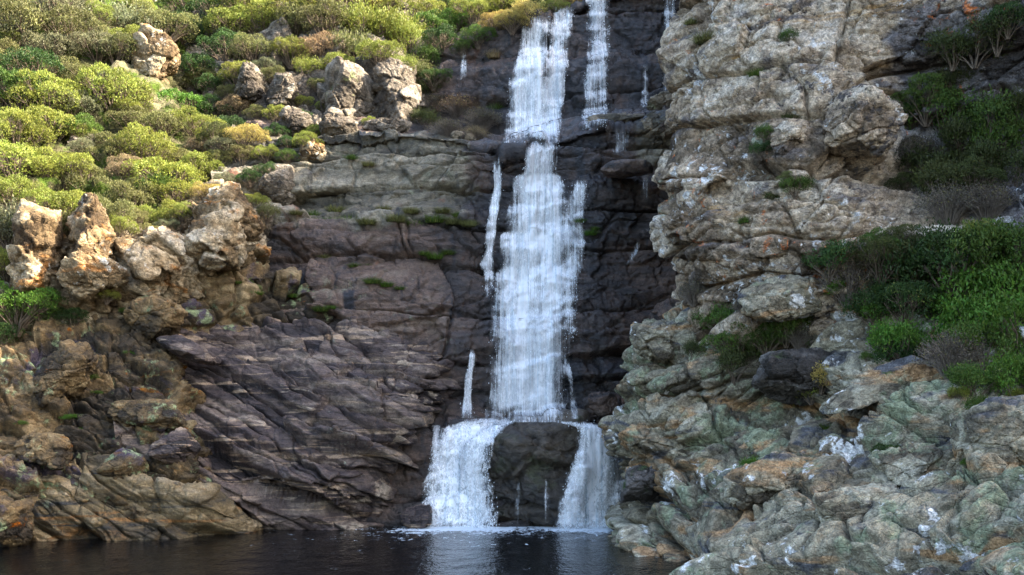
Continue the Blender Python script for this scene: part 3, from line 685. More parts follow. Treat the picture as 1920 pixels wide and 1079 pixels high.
# right-hand terraces down to the pool
rows = [
 [(1300,560,34),(1330,520,31),(1420,505,29),(1530,500,28),(1660,480,27),(1800,440,26),(1960,400,25),(2200,360,23),(2600,300,20)],
 [(1225,608,32),(1245,598,28.6),(1320,590,27),(1430,560,25.6),(1540,520,24.7),(1640,540,23.6),(1780,560,22.6),(1960,560,21.4),(2300,540,19)],
 [(1205,640,32),(1192,645,28.6),(1290,640,26.6),(1420,640,25.6),(1540,600,24.4),(1650,620,23),(1780,640,21.8),(1960,680,20.2),(2300,700,17)],
 [(1190,715,32),(1164,712,28.4),(1270,705,26.2),(1400,700,25.4),(1510,700,24.4),(1640,690,22.2),(1780,715,20.8),(1960,750,19),(2300,780,15.5)],
 [(1185,752,32),(1172,750,28.5),(1270,752,26.2),(1400,765,25.4),(1520,765,23.8),(1640,745,21.6),(1780,760,20.2),(1960,790,18.2),(2300,830,14.5)],
 [(1175,785,32),(1150,790,28.2),(1260,780,25.6),(1390,790,24.6),(1500,795,22.8),(1640,800,20.9),(1780,810,19.5),(1960,840,17.4),(2300,880,13.5)],
 [(1180,865,32),(1160,862,28.2),(1260,870,25.4),(1370,860,24),(1490,855,21.9),(1630,860,20.2),(1780,870,18.7),(1960,900,16.8),(2300,950,13)],
 [(1180,900,32),(1168,900,28),(1250,905,25),(1350,905,23),(1480,900,21.2),(1630,910,19.4),(1780,920,18),(1960,940,16.2),(2300,1000,12.5)],
 [(1170,960,32),(1150,962,28.2),(1225,975,24.6),(1330,965,22),(1470,960,20.4),(1620,960,18.7),(1780,970,17.3),(1960,985,15.6),(2300,1050,12)],
 [(1175,1010,32),(1158,1010,27.6),(1222,1035,23.6),(1305,1060,21),(1440,1050,19.3),(1610,1040,17.9),(1780,1045,16.5),(1960,1060,14.9),(2300,1130,11.5)],
 [(1180,1100,32),(1160,1100,27),(1200,1130,22.8),(1290,1150,20.2),(1430,1160,18.4),(1600,1160,17),(1780,1180,15.5),(1960,1200,14),(2300,1300,11)],
]
Rt = rot(0, -20, 8)
net('right_terrace', rows, .032, [
    L_sum(L_beds(Rt, .80, 3.0, 121, .38, .42, .06, warp=.6, wscale=.22, soft=.10, bulge=.20, tilt=1.2), L_fbm((.35, .35, .5), 2, 5, .3)),
    L_sum(L_blocks(rot(0, -24, 20), (1.7, 1.3, .7), 122, .17, .22, .05, .3), L_beds(rot(0, -26, 5), .38, 2.3, 123, .05, .08, .022, warp=.4, wscale=.5, soft=.03, bulge=.1)),
    L_sum(L_blocks(rot(0, -20, 40), (.6, .5, .2), 124, .022, .010, .04, .3), L_fbm((1.2, 1.4, 2.2), 4, 3, .03, R=Rt)),
    L_fbm((6, 6, 8), 4, 13, .012, R=Rt)],
    M['terrace'], 'green lichened rock terraces stepping down to the pool on the right')

# pool and its bed, carried on behind the eye
def pool():
    n = 260
    x = np.linspace(-34, 14, n); y = np.linspace(-6, 36, n)
    X, Y = np.meshgrid(x, y, indexing='ij')
    P = np.stack([X.ravel(), Y.ravel(), np.zeros(n*n)], 1)
    def seg(x0, x1, yy):
        dx = np.maximum(0, np.maximum(x0-P[:, 0], P[:, 0]-x1)); return np.hypot(dx, np.maximum(0, yy-P[:, 1]))
    d = np.minimum(seg(-2.4, -.5, 29.7), seg(1.4, 2.9, 29.7))
    foam = np.clip(np.exp(-(d/.7)**2)*.45+.56*np.exp(-d/3.2), 0, 1)
    P[:, 2] = .02*perlin((P*np.array([1.4, 1.4, 1])).astype(np.float32), 3)+.03*np.exp(-d/.8)*perlin((P*4).astype(np.float32), 5)
    fc = grid_faces(n, n)
    o = link('pool_water', mesh_np('pool_water', P, fc, {'foam': foam}), M['pool']); tag(o, 'dark pool of water flecked with foam', None, None, 'structure')
    x = np.array([-60, 40.]); 
    P2 = [(-60, -40, -1.6), (60, -40, -1.6), (60, 70, -1.6), (-60, 70, -1.6)]
    o = link('ground', mesh_np('ground', P2, [[0, 1, 2, 3]]), M['bank']); tag(o, 'rocky ground under the pool', None, None, 'structure')
pool()

# flank of the right-hand hill, running back past the falls
rows = [
 [('w',30,24,31),('w',30,34,31),('w',30,44,31),('w',30,54,31),('w',30,66,31)],
 [('w',10.5,30,22.5),('w',10,35,23.4),('w',9.6,40,25.6),('w',9.8,46,25.6),('w',10,60,25)],
 [('w',8.8,29,17),('w',8.6,35,18),('w',8.4,40,19),('w',8.6,46,19),('w',9,60,19)],
 [('w',8.2,29,8),('w',8,35,9),('w',7.9,40,11),('w',8,46,12),('w',8.4,60,12)],
 [('w',8,29,-2),('w',7.8,35,-2),('w',7.6,40,-2),('w',7.6,46,-2),('w',7.8,60,-2)],
]
net('right_hillside', [r[::-1] for r in rows], .16, [L_blocks(I3, (1.8, 1.8, 1.8), 131, .6, .3, .06, .3), L_fbm((.8, .8, .8), 4, 3, .2)], M['cliff'], 'rocky flank of the right-hand hill')
# ------------------------------------------------------------------ plants
def tube_np(path, r0, r1, k=5):
    path = np.asarray(path, float); n = len(path)
    V = []; 
    for i, p in enumerate(path):
        t = path[min(i+1, n-1)]-path[max(i-1, 0)]; t = t/(np.linalg.norm(t)+1e-9)
        a = np.cross(t, [0, 0, 1.] if abs(t[2]) < .9 else [1., 0, 0]); a /= np.linalg.norm(a); b = np.cross(t, a)
        r = r0+(r1-r0)*i/(n-1)
        for j in range(k):
            g = 2*math.pi*j/k; V.append(p+r*(a*math.cos(g)+b*math.sin(g)))
    Fc = [[i*k+j, i*k+(j+1) % k, (i+1)*k+(j+1) % k, (i+1)*k+j] for i in range(n-1) for j in range(k)]
    return np.array(V), np.array(Fc)

def join_np(parts):
    V, Fc, o = [], [], 0
    for v, f in parts: V.append(v); Fc.append(f+o); o += len(v)
    return np.concatenate(V), np.concatenate(Fc)

def unit(v): return v/(np.linalg.norm(v, axis=-1, keepdims=True)+1e-9)

def leaves_np(pts, axis, nrm, ln, wd, rng):
    """a pointed, slightly folded leaf at each point"""
    n = len(pts); s = unit(np.cross(axis, nrm)); L = ln*(.6+.8*rng.random((n, 1))); w = wd*(.7+.6*rng.random((n, 1)))
    up = unit(np.cross(s, axis))
    a = pts; b = pts+axis*L*.5+s*w+up*w*.35; c = pts+axis*L; d = pts+axis*L*.5-s*w+up*w*.35
    V = np.stack([a, b, c, d], 1).reshape(-1, 3)
    return V, np.arange(n*4).reshape(n, 4)

def bush_template(name, seed, lobes=16, n=5200, ln=.075, wd=.02, up=.5, flat=.72, sprig=0.0, lobe_r=(.24, .42), spread=.72):
    rng = np.random.default_rng(seed)
    th = rng.random(lobes)*2*math.pi; rr = np.sqrt(rng.random(lobes))*spread
    C = np.stack([rr*np.cos(th), rr*np.sin(th), (flat*np.sqrt(np.maximum(0, 1-(rr/1.02)**2)))*(.35+.6*rng.random(lobes))+.08], 1)
    R = lobe_r[0]+(lobe_r[1]-lobe_r[0])*rng.random(lobes)
    idx = rng.choice(lobes, n, p=R**2/(R**2).sum())
    d = unit(rng.normal(size=(n, 3))); d[:, 2] = np.abs(d[:, 2])*np.where(rng.random(n) < .82, 1, -1)
    # gaps: leaf tufts, not an even coat
    tuf = perlin((d*2.6+C[idx]*5+seed).astype(np.float32), seed)
    depth = .84+.16*rng.random(n)+tuf*.28
    p = C[idx]+d*(R[idx]*depth)[:, None]*np.array([1, 1, .9])
    if sprig: p += (rng.random((n, 1))**3)*sprig*unit(d+np.array([0, 0, 1.]))
    keep = np.ones(n, bool)
    for j in range(lobes):
        dj = np.linalg.norm((p-C[j])/np.array([1, 1, .9]), axis=1); keep &= (dj > R[j]*.72) | (idx == j)
    keep &= (p[:, 2] > -.05) & (tuf > -.62+.0*depth)
    p, d, idx = p[keep], d[keep], idx[keep]; m = len(p)
    ax = unit(d*(1-up)+np.array([0, 0, up])+rng.normal(size=(m, 3))*.45); nr = unit(d+rng.normal(size=(m, 3))*.5)
    V, Fc = leaves_np(p, ax, nr, ln, wd, rng)
    lob = rng.random(lobes)[idx]
    r = np.clip(.45*rng.random(m)+.3*lob+.25*(perlin((p*4).astype(np.float32), seed+3)*1.2+.5), 0, 1)
    r2 = np.clip(rng.random(m)*.6+.5*lob*rng.random(m), 0, 1)
    me = mesh_np(name+'_foliage', V, Fc, {'rnd': np.repeat(r, 4), 'rnd2': np.repeat(r2, 4)}, smooth=False)
    me.materials.append(M['leaf'])
    parts = []
    for j in range(lobes):
        e = C[j]; q = [np.array([e[0]*.08, e[1]*.08, -.25])]
        for t in (.35, .7, 1.0): q.append(np.array([e[0]*t, e[1]*t, -.25+(e[2]+.25)*(t**.8)])+rng.normal(size=3)*.025*(t < 1))
        parts.append(tube_np(q, .028, .009, 4))
        for _ in range(4):
            dd = unit(rng.normal(size=3)+np.array([0, 0, .6])); parts.append(tube_np([q[2], e*.5+q[2]*.5+dd*.08, e+dd*R[j]*.8], .010, .003, 3))
    v, f = join_np(parts)
    st = mesh_np(name+'_stem', v, f); st.materials.append(M['stem'])
    return me, st

def dry_template(name, seed, n=420):
    """leafless grey-brown twiggy shrub with a thin dusting of small leaves"""
    rng = np.random.default_rng(seed); parts = []; tips = []
    for _ in range(n):
        a = rng.random()*2*math.pi; sl = rng.random()**.6
        e = np.array([math.cos(a)*sl, math.sin(a)*sl, .25+.75*math.sqrt(max(0, 1-sl*sl))*(.6+.4*rng.random())])*(.7+.35*rng.random())
        m = e*np.array([.45, .45, .6])+rng.normal(size=3)*.06
        parts.append(tube_np([np.array([e[0]*.1, e[1]*.1, -.2]), m, e], .011, .004, 3)); tips.append(e); tips.append(e*.8+m*.2)
    v, f = join_np(parts); st = mesh_np(name+'_stem', v, f); st.materials.append(M['drytwig'])
    t = np.repeat(np.array(tips), 4, 0)+rng.normal(size=(len(tips)*4, 3))*.05
    ax = unit(rng.normal(size=t.shape)+np.array([0, 0, .6]))
    V, Fc = leaves_np(t, ax, unit(rng.normal(size=t.shape)), .05, .014, rng)
    r = rng.random(len(t)); me = mesh_np(name+'_foliage', V, Fc, {'rnd': np.repeat(r, 4), 'rnd2': np.repeat(rng.random(len(t)), 4)}, smooth=False)
    me.materials.append(M['leaf']); return me, st

def blade_template(name, seed, n=520, h=.9, spread=.75, wd=.018, droop=.5, base=.5):
    """grass tussock: arching blades"""
    rng = np.random.default_rng(seed); V = []; Fc = []; r = []
    for i in range(n):
        a = rng.random()*2*math.pi; b = base*math.sqrt(rng.random()); a2 = a+rng.normal()*.5
        p = np.array([b*math.cos(a), b*math.sin(a), -.12]); dr = np.array([math.cos(a2), math.sin(a2), 0]); hh = h*(.4+.6*rng.random()); out = spread*rng.random()
        s = np.array([-dr[1], dr[0], 0])*wd; o = len(V); rv = rng.random()
        for t in (0, .4, .75, 1.0):
            c = p+dr*out*t**1.6+np.array([0, 0, hh*(t-droop*t*t*out)]); w = s*(1-t*.9); V += [c-w, c+w]; r += [rv, rv]
        Fc += [[o, o+1, o+3, o+2], [o+2, o+3, o+5, o+4], [o+4, o+5, o+7, o+6]]
    return np.array(V), np.array(Fc), np.array(r)

TPL = {
 'round': [bush_template('round_shrub', 100+i, lobes=26+i*4, n=12500, ln=.052, wd=.0145, lobe_r=(.16, .36), spread=.78) for i in range(4)],
 'loose': [bush_template('loose_shrub', 200+i, lobes=13, n=4600, sprig=.35, up=.7, ln=.09, wd=.016, lobe_r=(.2, .36), spread=.82) for i in range(3)],
 'fine': [bush_template('fine_shrub', 300+i, lobes=34, n=15000, ln=.046, wd=.011, lobe_r=(.16, .30), spread=.8, flat=.8) for i in range(3)],
 'sprig': [bush_template('leafy_shrub', 400+i, lobes=18, n=5200, ln=.078, wd=.019, sprig=.3, up=.65, lobe_r=(.15, .28), spread=.75) for i in range(2)],
 'dry': [dry_template('dry_shrub', 500+i) for i in range(2)],
}
TPL['grass'] = []
for i in range(3):
    v, f, r = blade_template('tussock', 600+i)
    me = mesh_np('grass_tussock_blades', v, f, {'rnd': r, 'rnd2': np.roll(r, 7)}, smooth=False); me.materials.append(M['leaf']); TPL['grass'].append((me, None))

# leaf colours (albedo)
LC = {'yellow green': (.19, .22, .04), 'olive green': (.14, .145, .05), 'bright green': (.07, .155, .02), 'dark green': (.035, .075, .018),
      'grey green': (.15, .16, .085), 'tan brown': (.25, .185, .10), 'golden': (.34, .28, .08), 'deep olive': (.06, .075, .022), 'grey brown': (.11, .095, .07),
      'mid green': (.07, .125, .022)}
PLANTS = []
_cnt = [0]
def plant(kind, loc, r, colour, name='shrub', zs=1.0, rz=None, tilt=0.0, mult=1.0):
    i = _cnt[0]; _cnt[0] += 1
    fol, st = TPL[kind][i % len(TPL[kind])]
    e = bpy.data.objects.new(name, None); COL.objects.link(e); e.empty_display_size = .2
    e.location = loc; e.rotation_euler = (tilt, 0, rz if rz is not None else random.random()*6.28)
    e.scale = (r, r*(.9+.2*random.random()), r*zs)
    f = bpy.data.objects.new('foliage' if kind != 'grass' else 'grass_blades', fol); COL.objects.link(f); f.parent = e
    c = LC[colour]; j = mult*(.85+.3*random.random()); f.color = (c[0]*j*(.93+.14*random.random()), c[1]*j, c[2]*j, 1)
    if st:
        s = bpy.data.objects.new('stem', st); COL.objects.link(s); s.parent = e
    e['colour'] = colour; PLANTS.append(e)
    return e

def plant_px(kind, px, py, rpx, colour, names=None, name='shrub', zs=1.0, sink=.12, label=None, group=None, cat='shrub', mult=1.0):
    """a plant rooted on the terrain where the line through (px,py) meets it; rpx: half width in photo pixels"""
    h = hit(px, py, names)
    if h is None or h[0] is None: return None
    r = rpx*h[0].y/F
    nv = h[1]*(1 if h[1].y < 0 else -1)
    loc = h[0]+nv.normalized()*r*.2*(1-max(0, nv.z))-Vector((0, 0, r*sink*1.2+r*.22*(1-max(0, nv.z))))+Vector((0, r*.05, 0))
    e = plant(kind, loc, r, colour, name, zs, mult=mult)
    if label: tag(e, label, cat, group)
    return e
# ------------------------------------------------------------------ separate rocks
def ico(sub):
    bm_ = __import__('bmesh'); b = bm_.new(); bm_.ops.create_icosphere(b, subdivisions=sub, radius=1)
    V = np.array([v.co[:] for v in b.verts]); Fc = np.array([[v.index for v in f.verts] for f in b.faces]); b.free(); return V, Fc
ICO = {5: ico(5), 6: ico(6)}
def boulder(name, px, py, D, wpx, hpx, dep, mat, seed, label, cat='boulder', rz=0, tilt=0, cuts=16, rough=1.0, sub=6, group=None, boxy=.55, bedR=None, roundy=.18):
    """chiselled rock: an ellipsoid cut by random planes, jointed and weathered"""
    rng = np.random.default_rng(seed)
    d, Fc = ICO[sub]
    sx, sz = wpx*D/F/2, hpx*D/F/2; sy = dep/2
    n = list(unit(rng.normal(size=(cuts, 3)))); h = list(.62+.3*rng.random(cuts))
    for ax in range(3):
        for s in (-1, 1):
            v = np.zeros(3); v[ax] = s; v += rng.normal(size=3)*.16; n.append(v/np.linalg.norm(v)); h.append(boxy+.3+.1*rng.random())
    n = np.array(n); h = np.array(h)
    dn = d @ n.T; r = np.where(dn > .05, h[None]/np.maximum(dn, .05), 9.)
    kk = 18.0; rr = -np.log(np.exp(-kk*np.minimum(r, 3)).sum(1))/kk         # softened minimum: worn arrises
    rr = rr*(1-roundy*.4)+roundy*.4*.95
    P = d*rr[:, None]*np.array([sx, sy, sz])
    Rm = np.array(Matrix.Rotation(math.radians(tilt), 3, 'Y') @ Matrix.Rotation(math.radians(rz), 3, 'Z')); P = P @ Rm.T
    c = np.array(W(px, py, D)); Q = (P+c).astype(np.float32)
    s = min(sx, sz); N = unit(d/np.array([sx, sy, sz])) @ Rm.T
    R = bedR if bedR is not None else rot(0, rng.uniform(-30, 30), 20)
    o1, b1 = blocks(Q, R, (s*.9, s*.9, s*.55), seed, s*.17*rough, s*.10*rough, .05)
    o2, b2 = blocks(Q, R, (s*.35, s*.35, s*.22), seed+1, s*.06*rough, s*.03*rough, .05)
    o3 = .05*s*fbm(Q*(2.2/s), 5, seed+2)*rough+.02*s*fbm(Q*(7/s), 4, seed+5, ridged=True)+blocks(Q, R, (s*.14, s*.14, s*.09), seed+4, s*.02, s*.012, .05)[0]*rough
    P = P+N*(o1*.85+o2+o3)[:, None]
    me = mesh_np(name, P, Fc, {'blk': b1})
    o = link(name, me, mat, loc=c); tag(o, label, cat, group)
    return o

B = boulder
g = 'crags standing out of the left slope'
# under and beside the falls
B('boulder', 1004, 886, 30.6, 272, 246, 2.4, M['dome'], 3, 'broad dark dome-shaped boulder splitting the lowest falls in two', rough=.9, cuts=10, boxy=.6, bedR=rot(0, 6, 10), roundy=.35)
B('boulder', 1135, 768, 32.6, 100, 74, 1.6, M['wall'], 4, 'low brown boulder beside the foot of the main fall', rz=20)
B('boulder', 778, 972, 30.0, 66, 46, 1.0, M['slab'], 5, 'small dark rounded rock at the pool edge beside the lower left fall', roundy=.8)
B('boulder', 1172, 318, 34.9, 118, 34, 1.8, M['wall'], 6, 'flat grey dome-topped rock on the ledge right of the main fall', roundy=.8, rough=.6)
B('boulder', 1240, 196, 37.3, 66, 44, 1.3, M['shelf'], 7, 'small rounded boulder topmost in the pile beside the right cliff')
B('boulder', 1232, 246, 36.4, 120, 74, 1.8, M['shelf'], 8, 'grey green lichened boulder low in the pile beside the right cliff')
B('boulder', 1152, 232, 36.8, 112, 44, 1.6, M['shelf'], 9, 'pale flat boulder on the shelf edge right of the upper falls', roundy=.7)
B('boulder', 1262, 600, 33.2, 70, 80, 1.6, M['wall'], 10, 'dark rock wedged between the wall and the right terraces')
# left crags
B('crag', 292, 118, 40.4, 100, 122, 2.4, M['outcrop'], 11, 'pale pinkish sunlit split rock high on the left slope', 'crag', rz=30, tilt=8)
B('crag', 72, 486, 30.6, 130, 190, 2.6, M['outcrop'], 12, 'white patched rock mass leaning at the left edge of the slope', 'crag', rz=10, tilt=14)
B('crag', 178, 462, 30.9, 96, 208, 2.2, M['outcrop'], 13, 'tall orange brown rock pillar beside the leaning white patched rock', 'crag', rz=35, tilt=-6)
B('crag', 168, 520, 30.2, 120, 90, 1.8, M['outcrop'], 31, 'low red brown slanting rock under the orange brown pillar', 'crag', rz=25, tilt=-28)
B('crag', 424, 414, 32.6, 124, 150, 2.4, M['outcrop'], 14, 'round sunlit rock head jutting from the slope above the dark wall', 'crag', rz=40, roundy=.6)
B('crag', 398, 468, 32.2, 150, 110, 2.6, M['outcrop'], 15, 'broad grey brown rock under the sunlit rock head', 'crag', rz=25)
B('crag', 300, 478, 31.8, 150, 140, 2.4, M['outcrop'], 16, 'sloping tan rock between the two sunlit crags', 'crag', rz=15, tilt=-32)
B('crag', 482, 430, 34.6, 56, 110, 1.6, M['greyrock'], 17, 'narrow grey rock rib right of the sunlit rock head', 'crag', tilt=10)
B('crag', 740, 178, 40.2, 100, 168, 2.6, M['greyrock'], 18, 'big grey crag with a sunlit right edge above the wide shelf', 'crag', rz=45, tilt=-6)
B('crag', 652, 190, 40.2, 140, 150, 2.4, M['greyrock'], 19, 'slanting dark grey jointed crag left of the big grey crag', 'crag', rz=20, tilt=32)
B('boulder', 522, 352, 36.2, 84, 84, 1.6, M['greyrock'], 20, 'smooth rounded boulder perched above the dark hollow', roundy=.9, rough=.7)
B('boulder', 592, 290, 36.9, 66, 54, 1.3, M['outcrop'], 21, 'pale sunlit rounded boulder on the left end of the wide shelf', roundy=.6)
B('boulder', 632, 242, 37.9, 70, 90, 1.5, M['greyrock'], 22, 'leaning grey slab above the pale rounded boulder', tilt=-30)
B('boulder', 724, 242, 38.3, 96, 44, 1.2, M['greyrock'], 23, 'low pale rock at the foot of the big grey crag', roundy=.6)
B('boulder', 552, 232, 38.4, 74, 70, 1.4, M['greyrock'], 24, 'striped grey rock among bushes left of the leaning slab')
B('crag', 470, 160, 40.4, 60, 100, 1.6, M['greyrock'], 25, 'pale upright rock among the bushes beyond the left slope', 'crag', tilt=5)
B('crag', 532, 176, 39.9, 60, 90, 1.5, M['greyrock'], 26, 'pointed grey rock right of the pale upright rock', 'crag', tilt=16)
B('boulder', 868, 262, 36.9, 60, 30, 1.0, M['shelf'], 27, 'small curved rock lying on the wide shelf', roundy=.8)
B('boulder', 145, 268, 35.8, 36, 24, .6, M['greyrock'], 28, 'small pale rock showing between the bushes of the left slope', sub=5)
B('boulder', 292, 596, 30.8, 130, 106, 1.8, M['bank'], 29, 'pale green lichened boulder above the purple slab', rz=20, roundy=.6)
# left bank
B('boulder', 18, 985, 25.6, 84, 110, 1.6, M['bank'], 40, 'orange lichened rock at the water in the left corner')
B('boulder', 335, 838, 28.3, 108, 72, 1.4, M['slab'], 41, 'dark purple angular boulder set in the brown bank', rough=.7)
B('boulder', 235, 872, 27.5, 92, 68, 1.2, M['bank'], 42, 'grey brown angular boulder left of the purple boulder', rough=.8)
B('boulder', 282, 778, 28.7, 170, 74, 1.6, M['bank'], 43, 'flat tan slab rock above the purple boulder', tilt=8, roundy=.5)
B('boulder', 92, 842, 27.3, 110, 70, 1.4, M['bank'], 44, 'brown block low on the left bank above the orange lichened rock', tilt=20)
B('boulder', 352, 656, 30.2, 140, 46, 1.4, M['slab'], 45, 'long smooth tan block on top of the purple slab', tilt=22, roundy=.6, rough=.6)
B('boulder', 118, 700, 28.6, 150, 90, 1.6, M['bank'], 46, 'mossy tilted block in the middle of the left bank', tilt=-30)
# right
def q(*a, **k): return B(*a, **k)
q('boulder', 1622, 232, 24.0, 172, 150, 1.8, M['cliff'], 50, 'square pale block jutting from the right cliff beside dark bushes', 'rock block', rz=8, rough=.9, bedR=rot(0, -10, 0))
q('boulder', 1478, 262, 24.4, 70, 62, 1.0, M['cliff'], 51, 'small pale knob of rock in the middle of the right cliff', 'rock block')
q('boulder', 1890, 812, 18.4, 250, 160, 2.4, M['terrace'], 52, 'smooth blue grey boulder at the right edge below the bright green bush', roundy=.6, tilt=-14, rough=.7)
q('boulder', 1240, 640, 27.6, 120, 96, 1.8, M['terrace'], 53, 'rounded lichened boulder at the upper left corner of the right terraces', roundy=.7)
q('boulder', 1225, 820, 26.6, 150, 100, 2.2, M['terrace'], 54, 'big tan topped block of the right terraces nearest the lower right fall', roundy=.5)
q('boulder', 1470, 560, 24.4, 190, 96, 1.8, M['terrace'], 55, 'pale green lichened boulder under the right cliff', roundy=.7, tilt=-12, rough=.7)
q('boulder', 1208, 905, 26.2, 76, 80, 1.2, M['recess'], 56, 'dark white-spotted boulder at the foot of the lower right fall')
q('boulder', 1440, 905, 21.6, 190, 110, 1.8, M['terrace'], 57, 'bulging green grey boulder above the pool on the right', roundy=.7, tilt=-22, rough=.8)
q('boulder', 1600, 960, 19.2, 190, 96, 1.6, M['terrace'], 58, 'long tan and green block low on the right terraces', tilt=-10)
q('boulder', 1520, 700, 24.3, 220, 120, 2.0, M['recess'], 59, 'dark hollowed rock under the low bushes of the right terraces', rz=10, rough=.7)
q('boulder', 1660, 720, 22.2, 250, 60, 1.8, M['terrace'], 60, 'pale grey tilted slab under the dead twigs on the right', tilt=-18, roundy=.5, rough=.7)
q('boulder', 1710, 870, 19.8, 160, 90, 1.6, M['terrace'], 61, 'white patched rock behind the small round bush on the right')
# ------------------------------------------------------------------ planting
# left slope: hand-set big bushes (px, py, half width px, colour, kind)
left = [
 (40,50,70,'olive green','loose'),(130,60,66,'olive green','fine'),(215,30,60,'grey green','loose'),(60,130,60,'dark green','round'),(30,175,56,'mid green','round'),
 (150,130,56,'olive green','fine'),(215,100,46,'olive green','round'),(330,60,52,'dark green','round'),(290,40,60,'olive green','fine'),
 (75,175,66,'yellow green','fine'),(205,165,62,'yellow green','round'),(140,195,46,'grey green','fine'),(20,240,60,'yellow green','fine'),(90,245,62,'yellow green','round'),
 (155,235,44,'mid green','round'),(235,215,48,'olive green','fine'),(345,190,52,'bright green','round'),(365,235,46,'yellow green','fine'),(300,235,42,'olive green','round'),
 (40,300,66,'yellow green','round'),(120,310,60,'yellow green','fine'),(200,275,54,'olive green','round'),(265,285,54,'yellow green','fine'),(325,290,46,'olive green','fine'),
 (235,320,44,'tan brown','fine'),(30,360,66,'yellow green','fine'),(95,370,60,'yellow green','round'),(160,350,50,'olive green','fine'),(310,320,66,'yellow green','round'),
 (365,320,50,'yellow green','fine'),(250,370,56,'olive green','fine'),(330,365,46,'yellow green','round'),(205,400,50,'olive green','round'),(280,410,40,'yellow green','fine'),
 (60,415,56,'grey green','loose'),(10,420,50,'olive green','fine'),(120,410,50,'olive green','loose'),(375,275,34,'tan brown','fine'),(390,355,30,'golden','fine'),
 (150,385,46,'yellow green','fine'),(400,255,30,'yellow green','round'),(10,115,50,'olive green','round'),(105,20,60,'grey green','fine'),(180,80,50,'grey green','fine'),
 (255,70,40,'yellow green','round'),(265,180,30,'olive green','fine'),(100,95,50,'grey green','round'),
 (25,570,74,'bright green','fine'),(70,560,50,'mid green','fine'),(15,500,50,'yellow green','fine'),(90,585,30,'dark green','round'),(145,592,34,'dark green','fine'),(0,620,36,'dark green','round'),
 (225,430,30,'yellow green','fine'),(275,440,26,'olive green','fine'),(120,420,34,'olive green','fine'),(20,440,40,'grey green','loose'),(330,395,34,'yellow green','round'),(265,470,24,'olive green','fine'),(195,548,22,'yellow green','fine'),
]
SL = ['near_hillside', 'far_hillside', 'top_hillside', 'cliff_wall', 'upper_cliff_wall', 'rocky_bank', 'rock_shelf', 'rock_slab', 'right_cliff', 'right_terrace']
for (px, py, r, c, k) in left:
    plant_px(k, px, py+r*.3, r*1.18, c, zs=random.uniform(.85, 1.25))['zone'] = 'left'
rs = random.Random(5)
for _ in range(62):      # smaller bushes that close the gaps between the big ones
    px, py = rs.uniform(0, 440), rs.uniform(20, 430)
    if py > 400-0*px and px > 380: continue
    if px > 330 and py < 230 or abs(px-292) < 60 and abs(py-118) < 80: continue
    e = plant_px(rs.choice(['fine', 'fine', 'loose', 'round', 'dry']), px, py, rs.uniform(20, 40), rs.choice(['olive green', 'grey green', 'yellow green', 'deep olive', 'yellow green', 'mid green', 'olive green']), zs=rs.uniform(.9, 1.3))
    if e: e['zone'] = 'left'
far = [
 (440,40,50,'yellow green','round'),(400,20,50,'dark green','round'),(500,30,56,'yellow green','fine'),(560,50,46,'olive green','loose'),(620,30,56,'olive green','fine'),(680,40,60,'yellow green','loose'),
 (740,50,50,'yellow green','loose'),(770,80,44,'yellow green','loose'),(600,85,46,'tan brown','fine'),(660,85,46,'olive green','loose'),(710,100,40,'yellow green','round'),(540,95,40,'yellow green','fine'),
 (480,90,44,'olive green','fine'),(420,90,46,'dark green','round'),(380,60,40,'dark green','loose'),(370,120,44,'dark green','round'),(450,130,36,'yellow green','fine'),(500,130,30,'grey green','fine'),
 (405,160,36,'dark green','round'),(390,200,40,'dark green','fine'),(440,205,34,'tan brown','fine'),(430,235,34,'dark green','round'),(480,215,24,'olive green','fine'),(462,258,38,'golden','fine'),
 (500,285,26,'yellow green','fine'),(455,285,30,'olive green','fine'),(560,215,26,'dark green','round'),(590,245,24,'yellow green','round'),(575,262,30,'yellow green','fine'),(540,290,20,'mid green','round'),
 (610,200,24,'yellow green','fine'),(640,150,20,'olive green','fine'),(575,130,28,'yellow green','loose'),(640,118,30,'yellow green','round'),(760,125,24,'yellow green','loose'),
 (520,245,24,'dark green','round'),(500,320,26,'dark green','fine'),(410,300,26,'olive green','fine'),(425,340,26,'grey green','fine'),(480,380,24,'yellow green','fine'),(500,400,22,'olive green','loose'),
 (385,140,34,'olive green','fine'),(520,215,26,'yellow green','fine'),(430,175,28,'olive green','fine'),(600,160,24,'olive green','fine'),(565,185,22,'yellow green','fine'),(515,140,26,'olive green','round'),(470,330,24,'dark green','round'),(445,370,28,'olive green','fine'),(395,325,28,'yellow green','fine'),(350,150,30,'olive green','fine'),(540,265,20,'dark green','round'),(690,225,16,'yellow green','fine'),(545,10,50,'yellow green','round'),(460,-5,56,'yellow green','fine'),(360,0,50,'mid green','round'),(650,-10,56,'golden','fine'),(600,-5,50,'olive green','round'),(730,0,50,'yellow green','fine'),
]
for (px, py, r, c, k) in far:
    plant_px(k, px, py+r*.3, r*1.15, c, zs=1.05)['zone'] = 'far'
